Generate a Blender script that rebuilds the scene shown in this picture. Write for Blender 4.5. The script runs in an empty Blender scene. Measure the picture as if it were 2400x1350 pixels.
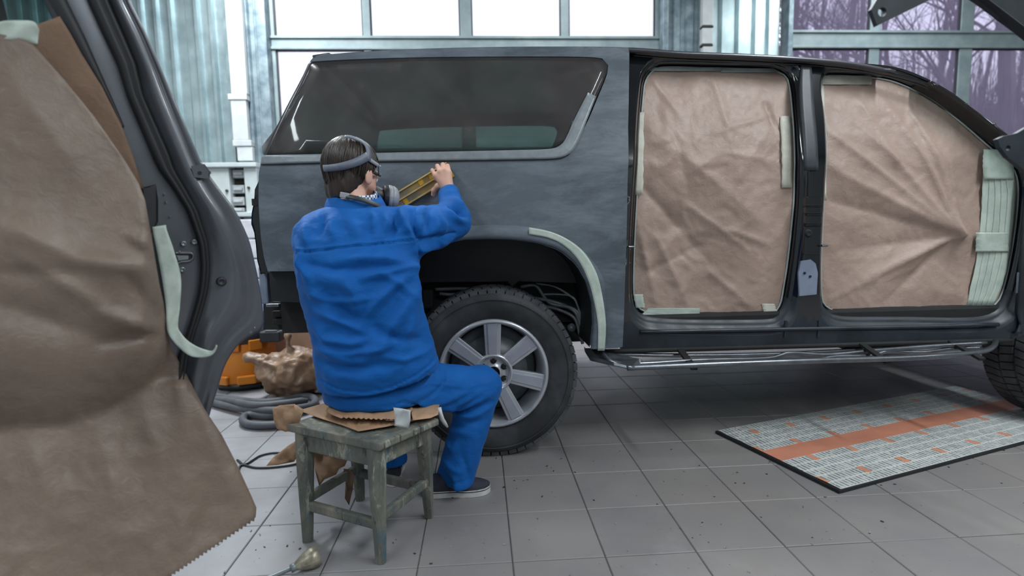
import bpy, bmesh, math, random
import numpy as np
from mathutils import Vector, Matrix, noise, geometry

rnd = random.Random(7)
SC = bpy.context.scene
COL = SC.collection

# ------------------------------------------------------------------ camera
F_PX = 1258.2
PITCH, ROLL, YAW = .1032, -.0196, -.0595
CAM = np.array([0., 0., 1.0444])
def _rot():
    cp, sp = math.cos(PITCH), math.sin(PITCH)
    cr, sr = math.cos(ROLL), math.sin(ROLL)
    cy, sy = math.cos(YAW), math.sin(YAW)
    Rz = np.array([[cy, sy, 0], [-sy, cy, 0], [0, 0, 1]])
    M = np.array([[1, 0, 0], [0, 0, -1], [0, 1, 0]])
    Rx = np.array([[1, 0, 0], [0, cp, -sp], [0, sp, cp]])
    Rr = np.array([[cr, -sr, 0], [sr, cr, 0], [0, 0, 1]])
    return Rr @ Rx @ M @ Rz
RM = _rot()
cd = bpy.data.cameras.new('camera')
cam = bpy.data.objects.new('camera', cd)
COL.objects.link(cam)
cd.sensor_width = 36.0
cd.lens = 36.0 * F_PX / 2400.0
cd.clip_start = 0.02
cd.dof.use_dof = True
cd.dof.focus_distance = 2.15
cd.dof.aperture_fstop = 1.8
mw = Matrix.Identity(4)
for i in range(3):
    mw[i][0] = RM[0][i]; mw[i][1] = -RM[1][i]; mw[i][2] = -RM[2][i]; mw[i][3] = CAM[i]
cam.matrix_world = mw
SC.camera = cam

# ------------------------------------------------------------------ view, world, lamps
SC.view_settings.view_transform = 'Standard'
SC.view_settings.look = 'None'
SC.view_settings.gamma = 1.0
SC.view_settings.use_curve_mapping = False
SC.view_settings.exposure = 0.0
wd = bpy.data.worlds.new('overcast_sky'); SC.world = wd
wd.use_nodes = True
bg = wd.node_tree.nodes['Background']
bg.inputs[0].default_value = (0.86, 0.91, 1.0, 1)
bg.inputs[1].default_value = 2.6

LAMPS = [  # ceiling fluorescent rows: x, y, z, width, length, watts
    (-2.7, .4, 4.3, .30, 2.4, 95),
    (2.9, .4, 4.3, .30, 2.4, 150),
    (-2.7, -2.8, 4.3, .30, 2.4, 95),
    (2.9, -2.8, 4.3, .30, 2.4, 120),
    (-2.1, 4.4, 4.3, .30, 2.0, 230),
    (.9, 4.3, 4.3, .30, 2.2, 80),
    (4.3, 4.6, 4.3, .30, 2.2, 110),
    (6.4, .6, 4.3, .30, 2.4, 60),
]
LAMP_AT = ['above the left front of the workshop', 'above the middle front of the workshop', 'behind the photographer on the left', 'behind the photographer on the right',
           'by the ribbed far wall on the left', 'above the roof of the big car', 'by the clear lifting door', 'near the right side wall']
for lx, ly, lz, sx, sy, w in LAMPS:
    ld = bpy.data.lights.new('ceiling_lamp_light', 'AREA')
    ld.shape = 'RECTANGLE'; ld.size = sx; ld.size_y = sy
    ld.energy = w; ld.color = (0.90, 0.97, 1.0)
    lo = bpy.data.objects.new('ceiling_lamp_light', ld); COL.objects.link(lo)
    lo.location = (lx, ly, lz - .06)

# ------------------------------------------------------------------ picture-to-place helpers
def ray(px, py):
    return RM.T @ np.array([(px - 1200) / F_PX, (py - 675) / F_PX, 1.0])
def W(px, py, Y):                      # point on the upright plane at depth Y
    d = ray(px, py); t = Y / d[1]; return CAM + t * d
def G(px, py, z=0.0):                  # point on the level plane at height z
    d = ray(px, py); t = (z - CAM[2]) / d[2]; return CAM + t * d
def S(px, py, yf):                     # point on a surface y = yf(x, z)
    Y = 2.5
    for _ in range(12):
        p = W(px, py, Y); Y = .5 * Y + .5 * yf(p[0], p[2])
    return W(px, py, Y)
def PP(px, py, p0, n):                 # point on a general plane
    d = ray(px, py); t = np.dot(np.array(p0) - CAM, n) / np.dot(d, n); return CAM + t * d

# ------------------------------------------------------------------ object helpers
WLOC = {}
def link(o, parent=None):
    COL.objects.link(o)
    if parent is not None: o.parent = parent
    return o
def tag(o, label=None, cat=None, group=None, kind=None):
    if label: o['label'] = label
    if cat: o['category'] = cat
    if group: o['group'] = group
    if kind: o['kind'] = kind
    return o
def thing(name, label, cat, loc=(0, 0, 0), group=None):
    o = bpy.data.objects.new(name, None); link(o)
    o.empty_display_size = .1
    o.location = loc; WLOC[o.name] = np.array(loc, float)
    return tag(o, label, cat, group)
def build(name, v, f, mat, parent=None, smooth=False, loc=None, kind=None):
    """mesh from world-space vertices; origin at loc (or the parent's place)"""
    v = np.asarray(v, float)
    base = WLOC[parent.name] if parent is not None else np.zeros(3)
    own = np.array(loc, float) if loc is not None else base
    me = bpy.data.meshes.new(name)
    me.from_pydata((v - own).tolist(), [], [tuple(int(i) for i in q) for q in f])
    me.update()
    if smooth:
        me.polygons.foreach_set('use_smooth', [True] * len(me.polygons))
    if mat is not None:
        me.materials.append(mat)
    o = bpy.data.objects.new(name, me); link(o, parent)
    o.location = own - base
    WLOC[o.name] = own
    if kind: o['kind'] = kind
    return o
def sharp(o, deg=40):
    me = o.data
    me.polygons.foreach_set('use_smooth', [True] * len(me.polygons))
    try: me.set_sharp_from_angle(angle=math.radians(deg))
    except Exception: pass
    return o
def bevel(o, w=.004, seg=2):
    m = o.modifiers.new('bevel', 'BEVEL'); m.width = w; m.segments = seg; m.limit_method = 'ANGLE'
    m.angle_limit = math.radians(35); m.harden_normals = False
    return o
def solid(o, t, off=-1.0):
    m = o.modifiers.new('solid', 'SOLIDIFY'); m.thickness = t; m.offset = off
    return o
def esplit(o, deg=45):
    m = o.modifiers.new('edges', 'EDGE_SPLIT'); m.split_angle = math.radians(deg); return o
def copy_thing(o, parent=None, loc=None):
    c = o.copy(); COL.objects.link(c); c.parent = parent
    if loc is not None: c.location = loc
    for ch in [x for x in list(COL.objects) if x.parent == o]:
        copy_thing(ch, c)
    return c

class MB:
    """collects shapes into one mesh"""
    def __init__(s): s.v = []; s.f = []
    def add(s, v, f):
        b = len(s.v); s.v += [tuple(map(float, p)) for p in v]; s.f += [tuple(i + b for i in q) for q in f]; return s
    def box(s, c, d, R=None):
        c = np.array(c, float); hx, hy, hz = [q / 2 for q in d]
        v = np.array([(x, y, z) for x in (-hx, hx) for y in (-hy, hy) for z in (-hz, hz)])
        if R is not None: v = v @ np.array(R).T
        return s.add(v + c, [(0, 1, 3, 2), (4, 6, 7, 5), (0, 4, 5, 1), (2, 3, 7, 6), (0, 2, 6, 4), (1, 5, 7, 3)])
    def bar(s, a, b, w, h, up=(0, 0, 1), w2=None, h2=None):
        a = np.array(a, float); b = np.array(b, float); t = b - a; t /= np.linalg.norm(t)
        up = np.array(up, float); x = np.cross(t, up); x /= np.linalg.norm(x); y = np.cross(x, t)
        w2 = w if w2 is None else w2; h2 = h if h2 is None else h2
        v = []
        for p, ww, hh in ((a, w, h), (b, w2, h2)):
            for sx, sy in ((-1, -1), (1, -1), (1, 1), (-1, 1)):
                v.append(p + x * sx * ww / 2 + y * sy * hh / 2)
        return s.add(v, [(3, 2, 1, 0), (4, 5, 6, 7), (0, 1, 5, 4), (1, 2, 6, 5), (2, 3, 7, 6), (3, 0, 4, 7)])
    def tube(s, pts, r, n=10, caps=True, closed=False):
        pts = [np.array(p, float) for p in pts]; m = len(pts)
        rr = r if hasattr(r, '__len__') else [r] * m
        ref = None; rings = []
        for i, p in enumerate(pts):
            if closed: t = pts[(i + 1) % m] - pts[i - 1]
            else: t = pts[min(i + 1, m - 1)] - pts[max(i - 1, 0)]
            t = t / (np.linalg.norm(t) + 1e-12)
            if ref is None:
                ref = np.array([0, 0, 1.]) if abs(t[2]) < .9 else np.array([1., 0, 0])
            x = ref - t * np.dot(ref, t); x /= (np.linalg.norm(x) + 1e-12); ref = x
            y = np.cross(t, x)
            rings.append([p + rr[i] * (x * math.cos(a) + y * math.sin(a)) for a in [2 * math.pi * k / n for k in range(n)]])
        v = [q for rg in rings for q in rg]; f = []
        for i in range(m if closed else m - 1):
            j = (i + 1) % m
            for k in range(n):
                f.append((i * n + k, i * n + (k + 1) % n, j * n + (k + 1) % n, j * n + k))
        if caps and not closed:
            f.append(tuple(range(n - 1, -1, -1))); f.append(tuple((m - 1) * n + k for k in range(n)))
        return s.add(v, f)
    def lathe(s, prof, c, axis='z', n=32, a0=0, a1=2 * math.pi):
        """prof: (radius, height) list"""
        full = abs(a1 - a0 - 2 * math.pi) < 1e-6; m = n if full else n + 1
        v = []; f = []; L = len(prof)
        for k in range(m):
            a = a0 + (a1 - a0) * k / n; ca, sa = math.cos(a), math.sin(a)
            for r, h in prof:
                if axis == 'z': p = (r * ca, r * sa, h)
                elif axis == 'y': p = (r * ca, h, r * sa)
                else: p = (h, r * ca, r * sa)
                v.append((c[0] + p[0], c[1] + p[1], c[2] + p[2]))
        for k in range(n):
            k2 = (k + 1) % m
            for i in range(L - 1):
                f.append((k * L + i, k * L + i + 1, k2 * L + i + 1, k2 * L + i))
        return s.add(v, f)
    def prism(s, poly, ext):
        """poly: 3-D polygon, ext: extrusion vector"""
        p = [np.array(q, float) for q in poly]; n = len(p); e = np.array(ext, float)
        tri = geometry.tessellate_polygon([[Vector(q) for q in p]])
        v = p + [q + e for q in p]
        f = [tuple(t) for t in tri] + [tuple(i + n for i in reversed(t)) for t in tri]
        f += [(i, (i + 1) % n, (i + 1) % n + n, i + n) for i in range(n)]
        return s.add(v, f)
    def grid(s, P):
        """P: array (a, b, 3)"""
        a, b = len(P), len(P[0])
        return s.add([q for row in P for q in row],
                     [(i * b + j, i * b + j + 1, (i + 1) * b + j + 1, (i + 1) * b + j) for i in range(a - 1) for j in range(b - 1)])
    def build(s, name, mat, parent=None, smooth=False, loc=None, kind=None):
        return build(name, s.v, s.f, mat, parent, smooth, loc, kind)

def fixn(o):
    bm = bmesh.new(); bm.from_mesh(o.data); bmesh.ops.recalc_face_normals(bm, faces=bm.faces); bm.to_mesh(o.data); bm.free(); return o

def resample(pts, n, closed=False, smooth=True):
    """Catmull-Rom through the points, then n points even in length"""
    P = np.array(pts, float)
    m = len(P)
    if smooth:
        out = []
        rng = range(m if closed else m - 1)
        for i in rng:
            if closed: a, b, c, d = P[i - 1], P[i], P[(i + 1) % m], P[(i + 2) % m]
            else:
                b, c = P[i], P[i + 1]
                a = P[i - 1] if i > 0 else 2 * b - c
                d = P[i + 2] if i + 2 < m else 2 * c - b
            for t in np.linspace(0, 1, 12, endpoint=False):
                out.append(.5 * ((2 * b) + (c - a) * t + (2 * a - 5 * b + 4 * c - d) * t * t + (3 * b - a - 3 * c + d) * t ** 3))
        out.append(P[0] if closed else P[-1])
        P = np.array(out)
    elif closed:
        P = np.vstack([P, P[:1]])
    L = np.concatenate([[0], np.cumsum(np.linalg.norm(np.diff(P, axis=0), axis=1))])
    q = np.linspace(0, L[-1], n, endpoint=not closed)
    return np.stack([np.interp(q, L, P[:, k]) for k in range(P.shape[1])], 1)

def offset2(poly, d):
    """offset a closed 2-D polygon outward"""
    P = np.array(poly, float)
    t = np.roll(P, -1, 0) - np.roll(P, 1, 0)
    t /= np.linalg.norm(t, axis=1)[:, None] + 1e-12
    n = np.stack([t[:, 1], -t[:, 0]], 1)
    area = .5 * np.sum(P[:, 0] * np.roll(P[:, 1], -1) - np.roll(P[:, 0], -1) * P[:, 1])
    if area < 0: n = -n
    return P + n * d

def sheet2(outline, holes=(), step=.05):
    """triangulated 2-D region with inner points; returns pts (n,2) and faces"""
    vs = []; edges = []
    loops = [np.array(outline, float)] + [np.array(h, float) for h in holes]
    for lp in loops:
        b = len(vs); n = len(lp)
        vs += [Vector((p[0], p[1])) for p in lp]
        edges += [(b + i, b + (i + 1) % n) for i in range(n)]
    o = loops[0]
    mn, mx = o.min(0), o.max(0)
    def inside(P, lp):
        x, y = P[:, 0], P[:, 1]; r = np.zeros(len(P), bool)
        for i in range(len(lp)):
            x1, y1 = lp[i]; x2, y2 = lp[(i + 1) % len(lp)]
            c = ((y1 > y) != (y2 > y)); xx = (x2 - x1) * (y - y1) / ((y2 - y1) if y2 != y1 else 1e-12) + x1
            r ^= c & (x < xx)
        return r
    def dist(P, lp):
        A = lp; B = np.roll(lp, -1, 0); best = np.full(len(P), 1e9)
        for a, b in zip(A, B):
            ab = b - a; t = np.clip(((P - a) @ ab) / (ab @ ab + 1e-15), 0, 1)
            best = np.minimum(best, np.linalg.norm(P - a - t[:, None] * ab, axis=1))
        return best
    gx = np.arange(mn[0] + step / 2, mx[0], step); gy = np.arange(mn[1] + step / 2, mx[1], step)
    g = np.array([(x + (step / 2 if j % 2 else 0), y) for j, y in enumerate(gy) for x in gx])
    if len(g):
        k = inside(g, o)
        for h in loops[1:]: k &= ~inside(g, h)
        g = g[k]
        if len(g):
            k = np.ones(len(g), bool)
            for lp in loops: k &= dist(g, lp) > step * .45
            vs += [Vector((p[0], p[1])) for p in g[k]]
    r = geometry.delaunay_2d_cdt(vs, edges, [], 0, 1e-6)
    V = np.array([(p.x, p.y) for p in r[0]]); Fc = r[2]
    cen = np.array([V[list(f)].mean(0) for f in Fc])
    k = inside(cen, o)
    for h in loops[1:]: k &= ~inside(cen, h)
    return V, [tuple(f) for f, kk in zip(Fc, k) if kk]

def surf(outline, holes, yf, step=.05):
    """x-z region lifted onto y = yf(x, z), faces looking to -y"""
    V, Fc = sheet2(outline, holes, step)
    P = np.array([(x, yf(x, z), z) for x, z in V]); out = []
    for f in Fc:
        a, b, c = P[f[0]], P[f[1]], P[f[2]]
        out.append(f if np.cross(b - a, c - a)[1] < 0 else tuple(reversed(f)))
    return P, out

# ------------------------------------------------------------------ implicit modelling
def sd_cap(P, a, b, ra, rb):
    a = np.array(a); b = np.array(b); ab = b - a
    t = np.clip(((P - a) @ ab) / (ab @ ab), 0, 1)
    return np.linalg.norm(P - a - t[..., None] * ab, axis=-1) - (ra + (rb - ra) * t)
def sd_ell(P, c, r, R=None):
    q = P - np.array(c)
    if R is not None: q = q @ np.array(R)
    r = np.array(r); k0 = np.linalg.norm(q / r, axis=-1); k1 = np.linalg.norm(q / (r * r), axis=-1)
    return k0 * (k0 - 1) / (k1 + 1e-9)
def smin(a, b, k):
    h = np.clip(.5 + .5 * (b - a) / k, 0, 1)
    return b + (a - b) * h - k * h * (1 - h)
def smax(a, b, k): return -smin(-a, -b, k)
def nets(fun, lo, hi, h):
    """surface nets of fun(P) = 0 in the box lo..hi"""
    lo = np.array(lo, float); hi = np.array(hi, float)
    n = np.ceil((hi - lo) / h).astype(int) + 1
    ax = [lo[i] + h * np.arange(n[i]) for i in range(3)]
    D = np.empty(n, np.float32)
    for i0 in range(0, n[0], 24):
        X, Y, Z = np.meshgrid(ax[0][i0:i0 + 24], ax[1], ax[2], indexing='ij')
        D[i0:i0 + 24] = fun(np.stack([X, Y, Z], -1))
    D[[0, -1]] = np.maximum(D[[0, -1]], 1e-3); D[:, [0, -1]] = np.maximum(D[:, [0, -1]], 1e-3); D[:, :, [0, -1]] = np.maximum(D[:, :, [0, -1]], 1e-3)
    s = D < 0
    cs = [(i, j, k) for i in (0, 1) for j in (0, 1) for k in (0, 1)]
    sub = lambda A, c: A[c[0]:n[0] - 1 + c[0], c[1]:n[1] - 1 + c[1], c[2]:n[2] - 1 + c[2]]
    cnt = sum(sub(s, c).astype(np.int8) for c in cs)
    cell = (cnt > 0) & (cnt < 8)
    idx = -np.ones(cell.shape, int); ijk = np.argwhere(cell); idx[cell] = np.arange(len(ijk))
    acc = np.zeros((len(ijk), 3)); num = np.zeros(len(ijk))
    I, J, K = ijk.T
    for a in range(8):
        for b in range(a + 1, 8):
            ca, cb = np.array(cs[a]), np.array(cs[b])
            if np.abs(ca - cb).sum() != 1: continue
            da = D[I + ca[0], J + ca[1], K + ca[2]]; db = D[I + cb[0], J + cb[1], K + cb[2]]
            m = (da < 0) != (db < 0)
            t = np.where(m, da / (da - db + 1e-20), 0)
            acc += np.where(m[:, None], ca + t[:, None] * (cb - ca), 0); num += m
    V = lo + h * (ijk + acc / num[:, None])
    F = []
    for d in range(3):
        u, v = (d + 1) % 3, (d + 2) % 3
        A = s; sl0 = [slice(None)] * 3; sl1 = [slice(None)] * 3
        sl0[d] = slice(0, n[d] - 1); sl1[d] = slice(1, n[d])
        e = A[tuple(sl0)] != A[tuple(sl1)]
        E = np.argwhere(e); E = E[(E[:, u] > 0) & (E[:, v] > 0) & (E[:, u] < n[u] - 1) & (E[:, v] < n[v] - 1)]
        ins = A[E[:, 0], E[:, 1], E[:, 2]]
        q = []
        for du, dv in ((1, 1), (0, 1), (0, 0), (1, 0)):
            c = E.copy(); c[:, u] -= du; c[:, v] -= dv
            q.append(idx[c[:, 0], c[:, 1], c[:, 2]])
        q = np.stack(q, 1); q[~ins] = q[~ins][:, ::-1]
        F.append(q)
    return V, np.concatenate(F)
def vnormals(V, F):
    N = np.zeros_like(V); a = V[F[:, 2]] - V[F[:, 0]]; b = V[F[:, 3]] - V[F[:, 1]]
    nn = np.cross(a, b)
    for k in range(4): np.add.at(N, F[:, k], nn)
    return N / (np.linalg.norm(N, axis=1)[:, None] + 1e-12)
def relax(V, F, it=2, lam=.5):
    for _ in range(it):
        A = np.zeros_like(V); c = np.zeros(len(V))
        for k in range(4):
            i, j = F[:, k], F[:, (k + 1) % 4]
            np.add.at(A, i, V[j]); np.add.at(A, j, V[i]); np.add.at(c, i, 1); np.add.at(c, j, 1)
        V = V + lam * (A / c[:, None] - V)
    return V
def nz(p, s, o=0.0): return noise.noise(Vector((p[0] * s + o, p[1] * s + o * 1.7, p[2] * s - o)))
def ridge(p, s, o=0.0): return 1 - abs(nz(p, s, o)) * 2

# ------------------------------------------------------------------ materials
def NT(name):
    m = bpy.data.materials.new(name); m.use_nodes = True
    nt = m.node_tree; b = nt.nodes['Principled BSDF']
    return m, nt, b
def rgb(r, g, b):                       # sRGB 0-255 to linear
    f = lambda c: (c / 12.92 if c <= .04045 else ((c + .055) / 1.055) ** 2.4)
    return (f(r / 255), f(g / 255), f(b / 255), 1)
def coords(nt, kind='Object', scale=(1, 1, 1)):
    tc = nt.nodes.new('ShaderNodeTexCoord'); mp = nt.nodes.new('ShaderNodeMapping')
    mp.inputs['Scale'].default_value = scale
    if kind == 'World':
        g = nt.nodes.new('ShaderNodeNewGeometry'); nt.links.new(g.outputs['Position'], mp.inputs['Vector'])
    else: nt.links.new(tc.outputs[kind], mp.inputs['Vector'])
    return mp.outputs['Vector']
def nnoise(nt, vec, scale, detail=4, rough=.6, dist=0.0):
    n = nt.nodes.new('ShaderNodeTexNoise'); n.inputs['Scale'].default_value = scale; n.inputs['Detail'].default_value = detail
    n.inputs['Roughness'].default_value = rough; n.inputs['Distortion'].default_value = dist
    nt.links.new(vec, n.inputs['Vector']); return n.outputs['Fac']
def ramp(nt, fac, stops):
    r = nt.nodes.new('ShaderNodeValToRGB'); e = r.color_ramp.elements
    while len(e) > 1: e.remove(e[-1])
    e[0].position = stops[0][0]; e[0].color = stops[0][1]
    for p, c in stops[1:]:
        x = e.new(p); x.color = c
    nt.links.new(fac, r.inputs['Fac']); return r.outputs['Color']
def mixc(nt, fac, a, b, mode='MIX'):
    m = nt.nodes.new('ShaderNodeMix'); m.data_type = 'RGBA'; m.blend_type = mode
    if hasattr(fac, 'node'): nt.links.new(fac, m.inputs[0])
    else: m.inputs[0].default_value = fac
    for s, q in ((6, a), (7, b)):
        if hasattr(q, 'node'): nt.links.new(q, m.inputs[s])
        else: m.inputs[s].default_value = q
    return m.outputs[2]
def bump(nt, b, h, strength=.3, dist=.01):
    n = nt.nodes.new('ShaderNodeBump'); n.inputs['Strength'].default_value = strength; n.inputs['Distance'].default_value = dist
    nt.links.new(h, n.inputs['Height']); nt.links.new(n.outputs['Normal'], b.inputs['Normal']); return n
def mat(name, c1, c2=None, scale=8, rough=.6, metal=0, bmp=0, bscale=40, lo=.35, hi=.65, spec=.5, coat=0, stretch=(1, 1, 1), kind='Object', bdist=.004, rvar=0):
    m, nt, b = NT(name)
    b.inputs['Base Color'].default_value = c1; b.inputs['Roughness'].default_value = rough; b.inputs['Metallic'].default_value = metal
    b.inputs['Specular IOR Level'].default_value = spec
    if coat: b.inputs['Coat Weight'].default_value = coat; b.inputs['Coat Roughness'].default_value = .06
    vec = coords(nt, kind, stretch)
    if c2 is not None:
        f = nnoise(nt, vec, scale, 5)
        nt.links.new(ramp(nt, f, [(lo, c1), (hi, c2)]), b.inputs['Base Color'])
        if rvar:
            mr = nt.nodes.new('ShaderNodeMapRange'); mr.inputs['From Min'].default_value = .3; mr.inputs['From Max'].default_value = .7
            mr.inputs['To Min'].default_value = max(0, rough - rvar); mr.inputs['To Max'].default_value = min(1, rough + rvar)
            nt.links.new(nnoise(nt, vec, scale * 1.7, 4), mr.inputs['Value']); nt.links.new(mr.outputs[0], b.inputs['Roughness'])
    if bmp:
        bump(nt, b, nnoise(nt, vec, bscale, 3), bmp, bdist)
    return m
# ================================================================== materials of the room
M = {}
def floor_mat():
    m, nt, b = NT('floor_tile_ceramic')
    vec = coords(nt, 'World')
    oi = nt.nodes.new('ShaderNodeObjectInfo')
    base = ramp(nt, nnoise(nt, vec, 1.6, 5), [(.3, rgb(116, 113, 115)), (.5, rgb(128, 124, 123)), (.7, rgb(136, 130, 127))])
    base = mixc(nt, .12, base, ramp(nt, oi.outputs['Random'], [(0, rgb(92, 92, 98)), (1, rgb(140, 134, 130))]))
    # pale overspray dust, thick on the left of the work place and thin elsewhere
    sep = nt.nodes.new('ShaderNodeSeparateXYZ'); g = nt.nodes.new('ShaderNodeNewGeometry'); nt.links.new(g.outputs['Position'], sep.inputs[0])
    mr = nt.nodes.new('ShaderNodeMapRange'); mr.inputs['From Min'].default_value = -.15; mr.inputs['From Max'].default_value = -.75
    mr.inputs['To Min'].default_value = 0.0; mr.inputs['To Max'].default_value = .6
    nt.links.new(sep.outputs[0], mr.inputs['Value'])
    dn = ramp(nt, nnoise(nt, vec, 3.2, 6, .65, .4), [(.30, (.25, .25, .25, 1)), (.62, (1, 1, 1, 1))])
    mu = nt.nodes.new('ShaderNodeMath'); mu.operation = 'MULTIPLY'; nt.links.new(mr.outputs[0], mu.inputs[0]); nt.links.new(dn, mu.inputs[1])
    base = mixc(nt, mu.outputs[0], base, rgb(158, 160, 168))
    d2 = ramp(nt, nnoise(nt, vec, 2.1, 6, .7, .8), [(.55, (0, 0, 0, 1)), (.75, (.35, .35, .35, 1))])
    base = mixc(nt, d2, base, rgb(150, 150, 152))
    sp = ramp(nt, nnoise(nt, vec, 46, 3, .5), [(.70, (0, 0, 0, 1)), (.74, (.7, .7, .7, 1))])
    base = mixc(nt, sp, base, rgb(62, 60, 60))
    nt.links.new(base, b.inputs['Base Color'])
    rr = nt.nodes.new('ShaderNodeMapRange'); rr.inputs['To Min'].default_value = .34; rr.inputs['To Max'].default_value = .62
    nt.links.new(nnoise(nt, vec, 4, 5), rr.inputs['Value']); nt.links.new(rr.outputs[0], b.inputs['Roughness'])
    b.inputs['Specular IOR Level'].default_value = .4
    bump(nt, b, nnoise(nt, vec, 90, 3), .08, .002)
    return m
M['tile'] = floor_mat()
M['grout'] = mat('dark_grout', rgb(58, 56, 60), rgb(84, 82, 84), 6, .9)
M['steel'] = mat('galvanised_steel', rgb(150, 168, 172), rgb(180, 196, 200), 3.5, .36, .75, .03, 5, kind='World', rvar=.06, bdist=.01)
M['steel_dull'] = mat('dull_zinc_frame', rgb(120, 138, 142), rgb(152, 168, 170), 5, .5, .35, .1, 30, kind='World')
M['post'] = mat('weathered_steel_post', rgb(92, 108, 118), rgb(140, 154, 160), 7, .5, .4, .2, 24, kind='World')
M['frame'] = mat('grey_green_door_frame', rgb(112, 126, 130), rgb(130, 143, 145), 6, .55, .1, .08, 30, kind='World')
M['gasket'] = mat('black_window_gasket', rgb(38, 38, 44), None, rough=.6)
M['pvc'] = mat('white_plastic_trunking', rgb(178, 182, 184), rgb(192, 195, 196), 8, .5, kind='World')
M['cab'] = mat('pale_grey_cabinet_paint', rgb(172, 180, 182), rgb(186, 194, 194), 5, .45, kind='World')
M['dark'] = mat('dark_recess', rgb(36, 36, 38), rgb(58, 54, 50), 20, .8)
M['breaker'] = mat('breaker_plastic', rgb(182, 186, 188), rgb(160, 164, 168), 30, .5)
M['brickw'] = mat('white_painted_block', rgb(176, 178, 186), rgb(200, 200, 206), 9, .8, kind='World')
M['ceil'] = mat('ceiling_sheet', rgb(150, 156, 158), rgb(170, 175, 176), 2, .8, kind='World')
M['lamp_body'] = mat('lamp_body_white', rgb(220, 222, 222), None, rough=.5)
def milky():
    m, nt, b = NT('milky_polycarbonate')
    nt.nodes.remove(b)
    out = nt.nodes['Material Output']
    tr = nt.nodes.new('ShaderNodeBsdfTranslucent'); tr.inputs[0].default_value = (.97, .98, 1, 1)
    gl = nt.nodes.new('ShaderNodeBsdfGlossy'); gl.inputs['Roughness'].default_value = .2
    tp = nt.nodes.new('ShaderNodeBsdfTransparent'); tp.inputs[0].default_value = (.96, .98, 1, 1)
    a = nt.nodes.new('ShaderNodeMixShader'); a.inputs[0].default_value = .12
    nt.links.new(tr.outputs[0], a.inputs[1]); nt.links.new(tp.outputs[0], a.inputs[2])
    c = nt.nodes.new('ShaderNodeMixShader'); c.inputs[0].default_value = .04
    nt.links.new(a.outputs[0], c.inputs[1]); nt.links.new(gl.outputs[0], c.inputs[2])
    nt.links.new(c.outputs[0], out.inputs[0])
    return m
M['milky'] = milky()
def facing(nt, base=.045):
    lw = nt.nodes.new('ShaderNodeLayerWeight'); lw.inputs['Blend'].default_value = .5
    pw = nt.nodes.new('ShaderNodeMath'); pw.operation = 'POWER'; pw.inputs[1].default_value = 4; nt.links.new(lw.outputs['Facing'], pw.inputs[0])
    mr = nt.nodes.new('ShaderNodeMapRange'); mr.inputs['To Min'].default_value = base; mr.inputs['To Max'].default_value = 1.0
    nt.links.new(pw.outputs[0], mr.inputs['Value']); return mr.outputs[0]
def clear(name, tint, rough=.02, dust=0.0):
    m, nt, b = NT(name); nt.nodes.remove(b); out = nt.nodes['Material Output']
    tp = nt.nodes.new('ShaderNodeBsdfTransparent'); tp.inputs[0].default_value = tint
    gl = nt.nodes.new('ShaderNodeBsdfGlossy'); gl.inputs['Roughness'].default_value = rough
    fr = facing(nt)
    a = nt.nodes.new('ShaderNodeMixShader'); nt.links.new(fr, a.inputs[0])
    nt.links.new(tp.outputs[0], a.inputs[1]); nt.links.new(gl.outputs[0], a.inputs[2])
    last = a
    if dust:
        tr = nt.nodes.new('ShaderNodeBsdfTranslucent'); tr.inputs[0].default_value = (.82, .76, 1, 1)  # lavender film put in as a haze veil over the view outside
        last = nt.nodes.new('ShaderNodeMixShader'); last.inputs[0].default_value = dust
        nt.links.new(a.outputs[0], last.inputs[1]); nt.links.new(tr.outputs[0], last.inputs[2])
    nt.links.new(last.outputs[0], out.inputs[0])
    return m
M['pane'] = clear('window_pane_glass', (.62, .60, .66, 1), dust=.10)  # dust here is an added translucent veil standing in for haze
M['pane_car'] = clear('far_car_glass', (.62, .76, .72, 1))

# ================================================================== floor
TS = .30; GX, GY = -.8196, 1.6107
WALLY = 6.0; XL, XR, YB, ZC = -5.2, 8.2, -4.6, 4.7
floor = build('floor', [(XL, YB, -.004), (XR, YB, -.004), (XR, WALLY + .3, -.004), (XL, WALLY + .3, -.004)], [(0, 1, 2, 3)], M['grout'])
tag(floor, 'grey ceramic tiled workshop floor with dust and dark joints', None, None, 'structure')
tm = bpy.data.meshes.new('floor_tile')
h = TS / 2 - .0017; e = .0025
tv = [(-h, -h, -.02), (h, -h, -.02), (h, h, -.02), (-h, h, -.02), (-h, -h, -e), (h, -h, -e), (h, h, -e), (-h, h, -e),
      (-h + e, -h + e, 0), (h - e, -h + e, 0), (h - e, h - e, 0), (-h + e, h - e, 0)]
tf = [(0, 1, 5, 4), (1, 2, 6, 5), (2, 3, 7, 6), (3, 0, 4, 7), (4, 5, 9, 8), (5, 6, 10, 9), (6, 7, 11, 10), (7, 4, 8, 11), (8, 9, 10, 11)]
tm.from_pydata(tv, [], tf); tm.materials.append(M['tile'])
def to_px(p):
    q = RM @ (np.array(p) - CAM); return (1200 + F_PX * q[0] / q[2], 675 + F_PX * q[1] / q[2]) if q[2] > .1 else (-9e9, -9e9)
cand = []; rest = []
for i in range(-14, 30):
    for j in range(-20, 15):
        cx, cy = GX + (i + .5) * TS, GY + (j + .5) * TS
        if not (XL < cx < XR and YB < cy < WALLY): continue
        x, y = to_px((cx, cy, 0))
        if -150 < x < 2550 and 500 < y < 1480: cand.append((cy, cx))
        else: rest.append((cx, cy))
cand.sort()
far = MB()
for n, (cy, cx) in enumerate(cand):
    if n < 300:
        o = bpy.data.objects.new('tile', tm); link(o, floor)
        o.location = (cx, cy, rnd.uniform(-.0008, .0003))
    else: rest.append((cx, cy))
for cx, cy in rest:
    far.add([(x + cx, y + cy, z) for x, y, z in tv], tf)
far.build('tiles', M['tile'], floor, kind='stuff')

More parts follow.
